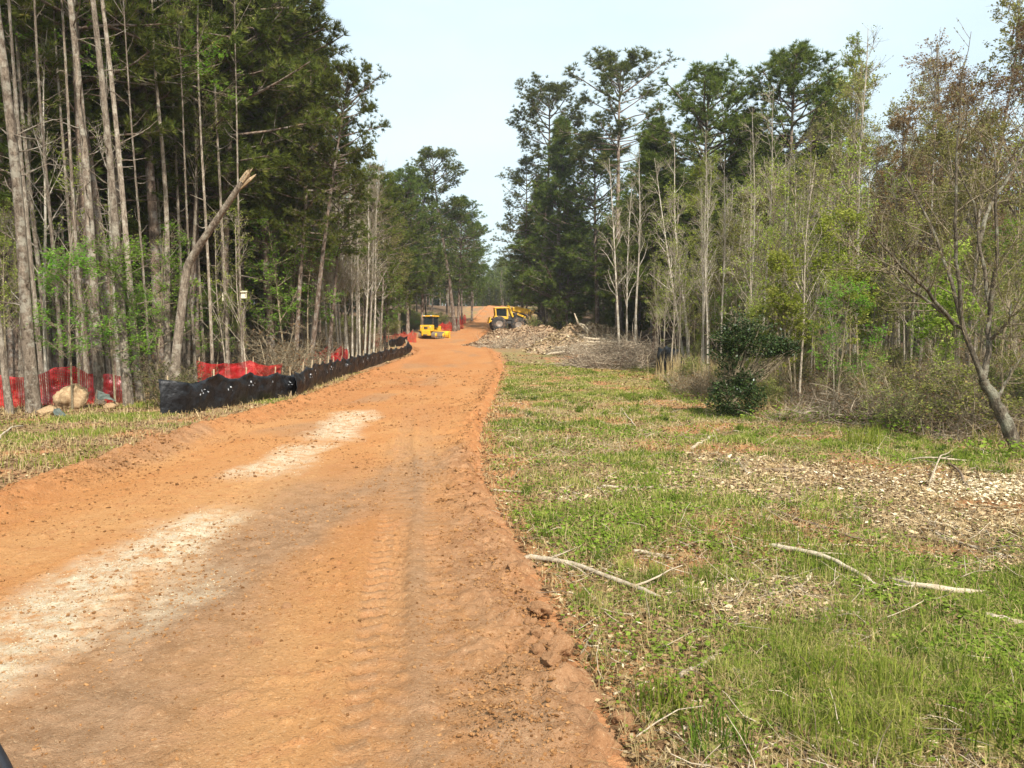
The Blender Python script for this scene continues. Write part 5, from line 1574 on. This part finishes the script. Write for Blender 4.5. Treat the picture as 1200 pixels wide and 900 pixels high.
hq = np.array([(*ground_at(a, b), 0) for a, b in ((-46, 858), (-24, 866), (-8, 881), (3, 900), (10, 918), (12, 945))])  # added tube stands in for an unclear dark edge; its form is a guess
hq[:, 2] = z_any(hq[:, 0], hq[:, 1]) + .02
t = np.linspace(0, 5, 24); hq = np.stack([np.interp(t, range(6), hq[:, k]) for k in range(3)], 1); hq[1:-1] = (hq[:-2] + 2 * hq[1:-1] + hq[2:]) / 4
k = NT('black_stand_in'); M['unidentified'] = k.surf((.015, .016, .02), .5)
o = link('sliver_stand_in', mesh_np('sliver_stand_in', [(*tube((hq - hq[0])[None], np.full((1, 24), .021), 12), 0, None)], [M['unidentified']]), label='guessed stand-in for a black rubber hose curving in the bottom left corner of the road', cat='sliver')
o.location = hq[0]

# ------------------------------------------------------------------ machines
def paint(name, c, rough=.45, dirt=(.30, .17, .09)):
    k = NT(name); o = k.obj()
    d = k.rng(k.noise(2.2, 6, .65, o), .50, .68)
    return k.surf(k.mix(k.math('MULTIPLY', d, .5), c, dirt), rough, None, spec=.4)


M['yellow'] = paint('worn_yellow_paint', (.72, .41, .025))
M['dark_metal'] = paint('grimy_dark_metal', (.03, .03, .03), .6)
M['steel'] = paint('muddy_steel', (.22, .18, .15), .5)
M['tyre'] = paint('muddy_rubber', (.025, .024, .023), .85)
M['rim'] = paint('pale_rim', (.62, .60, .56), .5)
k = NT('cab_glass'); M['glass'] = k.surf((.012, .016, .018), .12, spec=.6)


def box_bm(bm, c, s, rot=None, bev=.03):
    r = bmesh.ops.create_cube(bm, size=1)
    vs_ = r['verts']
    m = Matrix.Translation(c) @ (rot.to_matrix().to_4x4() if rot else Matrix.Identity(4)) @ Matrix.Diagonal((*s, 1))
    bmesh.ops.transform(bm, matrix=m, verts=vs_)
    ed = list({e for v in vs_ for e in v.link_edges})
    if bev: bmesh.ops.bevel(bm, geom=ed, offset=min(bev, min(s) * .3), segments=2, affect='EDGES', profile=.6)


def bm_part(name, mat, parent, *boxes, extra=None):
    bm = bmesh.new()
    for b in boxes: box_bm(bm, *b)
    if extra: extra(bm)
    me = bpy.data.meshes.new(name); bm.to_mesh(me); bm.free(); me.materials.append(M[mat])
    return link(name, me, parent)


def lathe_part(name, mat, parent, prof, center, axis='X', seg=28):
    pr = np.array(prof, float); a = np.linspace(0, 2 * np.pi, seg, endpoint=False)
    u = np.repeat(pr[:, 0][:, None], seg, 1); r = pr[:, 1][:, None]
    c1, c2 = r * np.cos(a)[None], r * np.sin(a)[None]
    V = np.stack([u, c1, c2], -1) if axis == 'X' else np.stack([c1, u, c2], -1)
    V = V.reshape(-1, 3) + np.array(center); K = len(pr)
    i = (np.arange(K - 1)[:, None] * seg + np.arange(seg)[None]); j = (np.arange(K - 1)[:, None] * seg + (np.arange(seg)[None] + 1) % seg)
    F = np.stack([i, j, j + seg, i + seg], -1).reshape(-1, 4)
    return link(name, mesh_np(name, [(V, F, 0, None)], [M[mat]], True), parent)


def bulldozer():
    y = 84; x = gx(506, y)
    root = thing('bulldozer', 'small yellow crawler bulldozer parked on the left side of the road, seen from behind', 'bulldozer', (x, y, float(z_any(x, y)) + .02), (0, 0, R(-24)), scale=.86)
    bm_part('body', 'yellow', root, ((0, .1, .82), (1.0, 2.3, .5)), ((0, 1.0, 1.28), (.9, 1.3, .62), None, .09))
    bm_part('fuel_tank', 'yellow', root, ((0, -1.15, 1.28), (1.72, .62, .78), None, .08))
    bm_part('rear_housing', 'yellow', root, ((0, -1.3, .68), (1.15, .55, .68), None, .06))
    bm_part('drawbar', 'dark_metal', root, ((0, -1.62, .42), (.5, .22, .18)))
    bm_part('fender', 'yellow', root, ((-.92, -.35, 1.02), (.55, 1.7, .08)))
    bm_part('fender', 'yellow', root, ((.92, -.35, 1.02), (.55, 1.7, .08)))
    cab = bm_part('cab', 'dark_metal', root, *[((sx * .66, sy, 2.05), (.10, .10, 1.35), None, .02) for sx in (-1, 1) for sy in (-.82, .42)], ((0, -.82, 1.42), (1.32, .08, .12)), ((0, -.2, 1.4), (1.4, 1.3, .1)))
    bm_part('window', 'glass', cab, ((0, -.80, 2.06), (1.22, .03, 1.18), None, 0))
    bm_part('window', 'glass', cab, ((0, .40, 2.06), (1.22, .03, 1.18), None, 0))
    bm_part('window', 'glass', cab, ((.655, -.2, 2.06), (.03, 1.12, 1.18), None, 0))
    bm_part('window', 'glass', cab, ((-.655, -.2, 2.06), (.03, 1.12, 1.18), None, 0))
    bm_part('roof', 'yellow', root, ((0, -.2, 2.79), (1.62, 1.55, .16), None, .06))
    bm_part('work_light', 'rim', root, ((-.5, -1.0, 2.83), (.2, .1, .12), None, .02))
    bm_part('work_light', 'rim', root, ((.5, -1.0, 2.83), (.2, .1, .12), None, .02))
    bm_part('exhaust_pipe', 'dark_metal', root, ((.25, .9, 1.95), (.1, .1, .8), None, .03))
    bm_part('grille_panel', 'dark_metal', root, ((0, -1.475, 1.30), (.5, .03, .3), None, .01))
    bm_part('tail_light', 'rim', root, ((-.62, -1.475, 1.42), (.16, .04, .1), None, .01))
    bm_part('tail_light', 'rim', root, ((.62, -1.475, 1.42), (.16, .04, .1), None, .01))
    for sx in (-1, 1):
        def trk(bm):
            L, r, w = 1.9, .40, .46
            prof = [(math.cos(a) * r - L / 2, math.sin(a) * r) for a in np.linspace(np.pi / 2, 3 * np.pi / 2, 10)] + [(math.cos(a) * r + L / 2, math.sin(a) * r) for a in np.linspace(-np.pi / 2, np.pi / 2, 10)]
            a_ = [bm.verts.new((sx * .92 - w / 2, p, q + .42)) for p, q in prof]; b_ = [bm.verts.new((sx * .92 + w / 2, p, q + .42)) for p, q in prof]
            n = len(prof)
            for i in range(n): bm.faces.new((a_[i], a_[(i + 1) % n], b_[(i + 1) % n], b_[i]))
            bm.faces.new(a_[::-1]); bm.faces.new(b_)
            for i in range(n):
                p, q = prof[i]; box_bm(bm, (sx * .92, p, q + .42), (w + .02, .05, .05), None, 0)
            for t in np.linspace(-L / 2, L / 2, 9):
                for q in (r, -r): box_bm(bm, (sx * .92, t, .42 + q), (w + .02, .05, .07), None, 0)
        tk = bm_part('track', 'steel', root, extra=trk)
        for yy in (-.95, .95):
            lathe_part('sprocket', 'yellow', tk, [(-.03, .02), (-.03, .26), (.03, .26), (.03, .02)], (sx * 1.17, yy, .42))
        for yy in (-.45, 0, .45):
            lathe_part('roller', 'dark_metal', tk, [(-.03, .02), (-.03, .12), (.03, .12), (.03, .02)], (sx * 1.17, yy, .22))

    def blade(bm):
        prof = [(.25, .05), (.1, .2), (.04, .45), (.08, .7), (.22, .95), (.30, .94), (.17, .7), (.13, .45), (.19, .2), (.33, .06)]
        a_ = [bm.verts.new((-1.45, 2.0 + p, q)) for p, q in prof]; b_ = [bm.verts.new((1.45, 2.0 + p, q)) for p, q in prof]
        n = len(prof)
        for i in range(n): bm.faces.new((a_[i], b_[i], b_[(i + 1) % n], a_[(i + 1) % n]))
        bm.faces.new(a_); bm.faces.new(b_[::-1])
        box_bm(bm, (1.42, 2.08, .5), (.06, .3, .95), None, .01); box_bm(bm, (-1.42, 2.08, .5), (.06, .3, .95), None, .01)
    bm_part('blade', 'yellow', root, extra=blade)
    bm_part('push_arm', 'yellow', root, ((.55, 1.7, .5), (.14, 1.0, .2)))
    bm_part('push_arm', 'yellow', root, ((-.55, 1.7, .5), (.14, 1.0, .2)))


bulldozer()


def skidder():
    y = 86; x = gx(600, y)
    root = thing('skidder', 'yellow wheeled logging machine with a cage cab behind the chip mound', 'logging machine', (x, y, float(zg(x, y)) + .62), (0, R(3), R(8)), scale=.95)
    bm_part('chassis', 'dark_metal', root, ((0, 0, 1.15), (4.2, .9, .5)), ((-.3, 0, 1.55), (2.4, 1.1, .5)))
    bm_part('engine_hood', 'yellow', root, ((1.05, 0, 2.5), (1.8, 1.4, .66), Euler((0, R(9), 0)), .13), ((.25, 0, 2.62), (.8, 1.3, .5), Euler((0, R(-4), 0)), .1))
    bm_part('fuel_tank', 'dark_metal', root, ((.9, 0, 1.85), (1.7, 1.3, .7), None, .08))
    bm_part('side_panel', 'yellow', root, ((1.3, -.78, 1.75), (1.9, .06, .22), Euler((0, R(20), 0)), .02))
    cab = bm_part('cab', 'yellow', root, *[((sx, sy, 2.05), (.13, .13, 1.15), Euler((0, R(-7), 0)), .03) for sx in (-2.1, -.75) for sy in (-.75, .75)],
                  ((-1.45, 0, 2.66), (1.7, 1.75, .10), Euler((0, R(-5), 0)), .04), ((-1.45, -.76, 1.55), (1.55, .08, .30)), ((-1.45, .76, 1.55), (1.55, .08, .30)), ((-2.15, 0, 1.55), (.1, 1.6, .3)))
    bm_part('window', 'glass', cab, ((-1.45, -.72, 2.12), (1.2, .03, .85), None, 0))
    bm_part('window', 'glass', cab, ((-1.45, .72, 2.12), (1.2, .03, .85), None, 0))
    bm_part('seat', 'dark_metal', cab, ((-1.3, 0, 1.95), (.6, .6, .15)), ((-1.02, 0, 2.3), (.15, .6, .7)))
    bm_part('hydraulic_arm', 'yellow', root, ((-.35, -.62, 2.35), (.18, .18, 1.5), Euler((0, R(-24), 0)), .03), ((-.35, .62, 2.35), (.18, .18, 1.5), Euler((0, R(-24), 0)), .03))
    bm_part('exhaust_pipe', 'dark_metal', root, ((.6, .45, 3.35), (.1, .1, .6), None, .03))
    tp = [(-.34, .40), (-.36, .62), (-.30, .78), (-.15, .84), (.15, .84), (.30, .78), (.36, .62), (.34, .40)]
    for xx in (-1.7, .55):
        for sy in (-1, 1):
            w = lathe_part('wheel', 'tyre', root, tp, (xx, sy * 1.05, .80), 'Y')
            lathe_part('rim', 'steel', w, [(-.20 * 1, .02), (-.24, .25), (-.32, .42), (.32, .42), (.24, .25), (.20, .02)], (xx, sy * 1.05, .80), 'Y')
            lathe_part('tread_lugs', 'tyre', w, [(-.3, .80), (-.28, .88), (-.1, .88), (-.08, .84), (.08, .84), (.1, .88), (.28, .88), (.3, .80)], (xx, sy * 1.05, .80), 'Y', 18)
    bm_part('front_blade', 'yellow', root, ((-2.75, 0, 1.2), (.12, 2.2, .7), Euler((0, R(12), 0)), .03), ((-2.4, -.5, 1.1), (.7, .14, .18)), ((-2.4, .5, 1.1), (.7, .14, .18)))
    bm_part('arch', 'yellow', root, ((2.0, -.55, 1.9), (.18, .16, 1.5), Euler((0, R(28), 0)), .03), ((2.0, .55, 1.9), (.18, .16, 1.5), Euler((0, R(28), 0)), .03), ((2.35, 0, 2.55), (.2, 1.3, .2)))
    gb = lambda a: [((2.75 + .55 * math.cos(t), a, 1.55 + .75 * math.sin(t)), (.14, .16, .42), Euler((0, -t, 0)), .02) for t in np.linspace(-1.2, 1.3, 7)]
    bm_part('grapple', 'dark_metal', root, *gb(-.35), *gb(.35), ((2.65, 0, 2.35), (.3, .9, .22)))


skidder()


def root_bundle():
    g_ = np.random.default_rng(8)
    y = 85.3; x = gx(618, y)
    z = float(zg(x, y)) + 1.9
    S = g_.normal(0, .28, (46, 3)); D = unit(46, g_); D[:, 0] *= 1.1
    Q = grow(S, D, g_.uniform(.5, 1.3, 46), 5, .2, 0, g_)
    o = link('root_bundle', mesh_np('root_bundle', [(*tube(Q, np.linspace(.07, .02, 5)[None].repeat(46, 0), 5), 0, None)], [M['deadwood_dark']]), kind='stuff', label='brown bundle of roots and limbs hanging in the jaws of the logging machine', cat='roots')
    o.location = (x, y, z)


root_bundle()

# pale paper tags on stems in the left woods
k = NT('pale_tag'); M['tag'] = k.surf((.72, .64, .48), .8)
for px, py, y, w, h, lab in ((286, 346, 30, .20, .24, 'small cream nest box fixed on a thin stem in the left woods'), (262, 348, 31, .10, .30, 'narrow white tag hanging on a stem left of the cream nest box')):
    p = at_depth(px, py, y)
    st = plant(SP[1], p[0], y + .09, 6.5, 'bare_sapling', 'thin stem carrying a ' + ('cream nest box' if w > .15 else 'narrow white tag') + ' in the left woods', 'sapling', rot=0)
    bm = bmesh.new(); box_bm(bm, (0, 0, 0), (w, .10 if w > .15 else .02, h), None, .01)
    if w > .15: box_bm(bm, (0, -.02, h / 2 + .02), (w * 1.15, .18, .03), Euler((R(12), 0, 0)), .005)
    me = bpy.data.meshes.new('tag'); bm.to_mesh(me); bm.free(); me.materials.append(M['tag'])
    o = link('nest_box' if w > .15 else 'hanging_tag', me, label=lab, cat='box' if w > .15 else 'tag'); o.location = p

bm = bmesh.new(); bmesh.ops.create_cube(bm, size=1)
me = bpy.data.meshes.new('haze'); bm.to_mesh(me); bm.free()
hz = bpy.data.materials.new('haze'); hz.use_nodes = True; hz.node_tree.nodes.clear()
ho = hz.node_tree.nodes.new('ShaderNodeOutputMaterial'); hv = hz.node_tree.nodes.new('ShaderNodeVolumePrincipled')
hv.inputs['Color'].default_value = (.93, .96, 1, 1); hv.inputs['Density'].default_value = .00035; hv.inputs['Anisotropy'].default_value = .2
hz.node_tree.links.new(hv.outputs[0], ho.inputs['Volume'])
me.materials.append(hz)
o = link('haze', me, kind='stuff', label='thin spring haze in the air')
o.location = (0, 440, 22); o.scale = (900, 1000, 52)

print('objects', len(bpy.data.objects), 'verts', sum(len(m.vertices) for m in bpy.data.meshes))
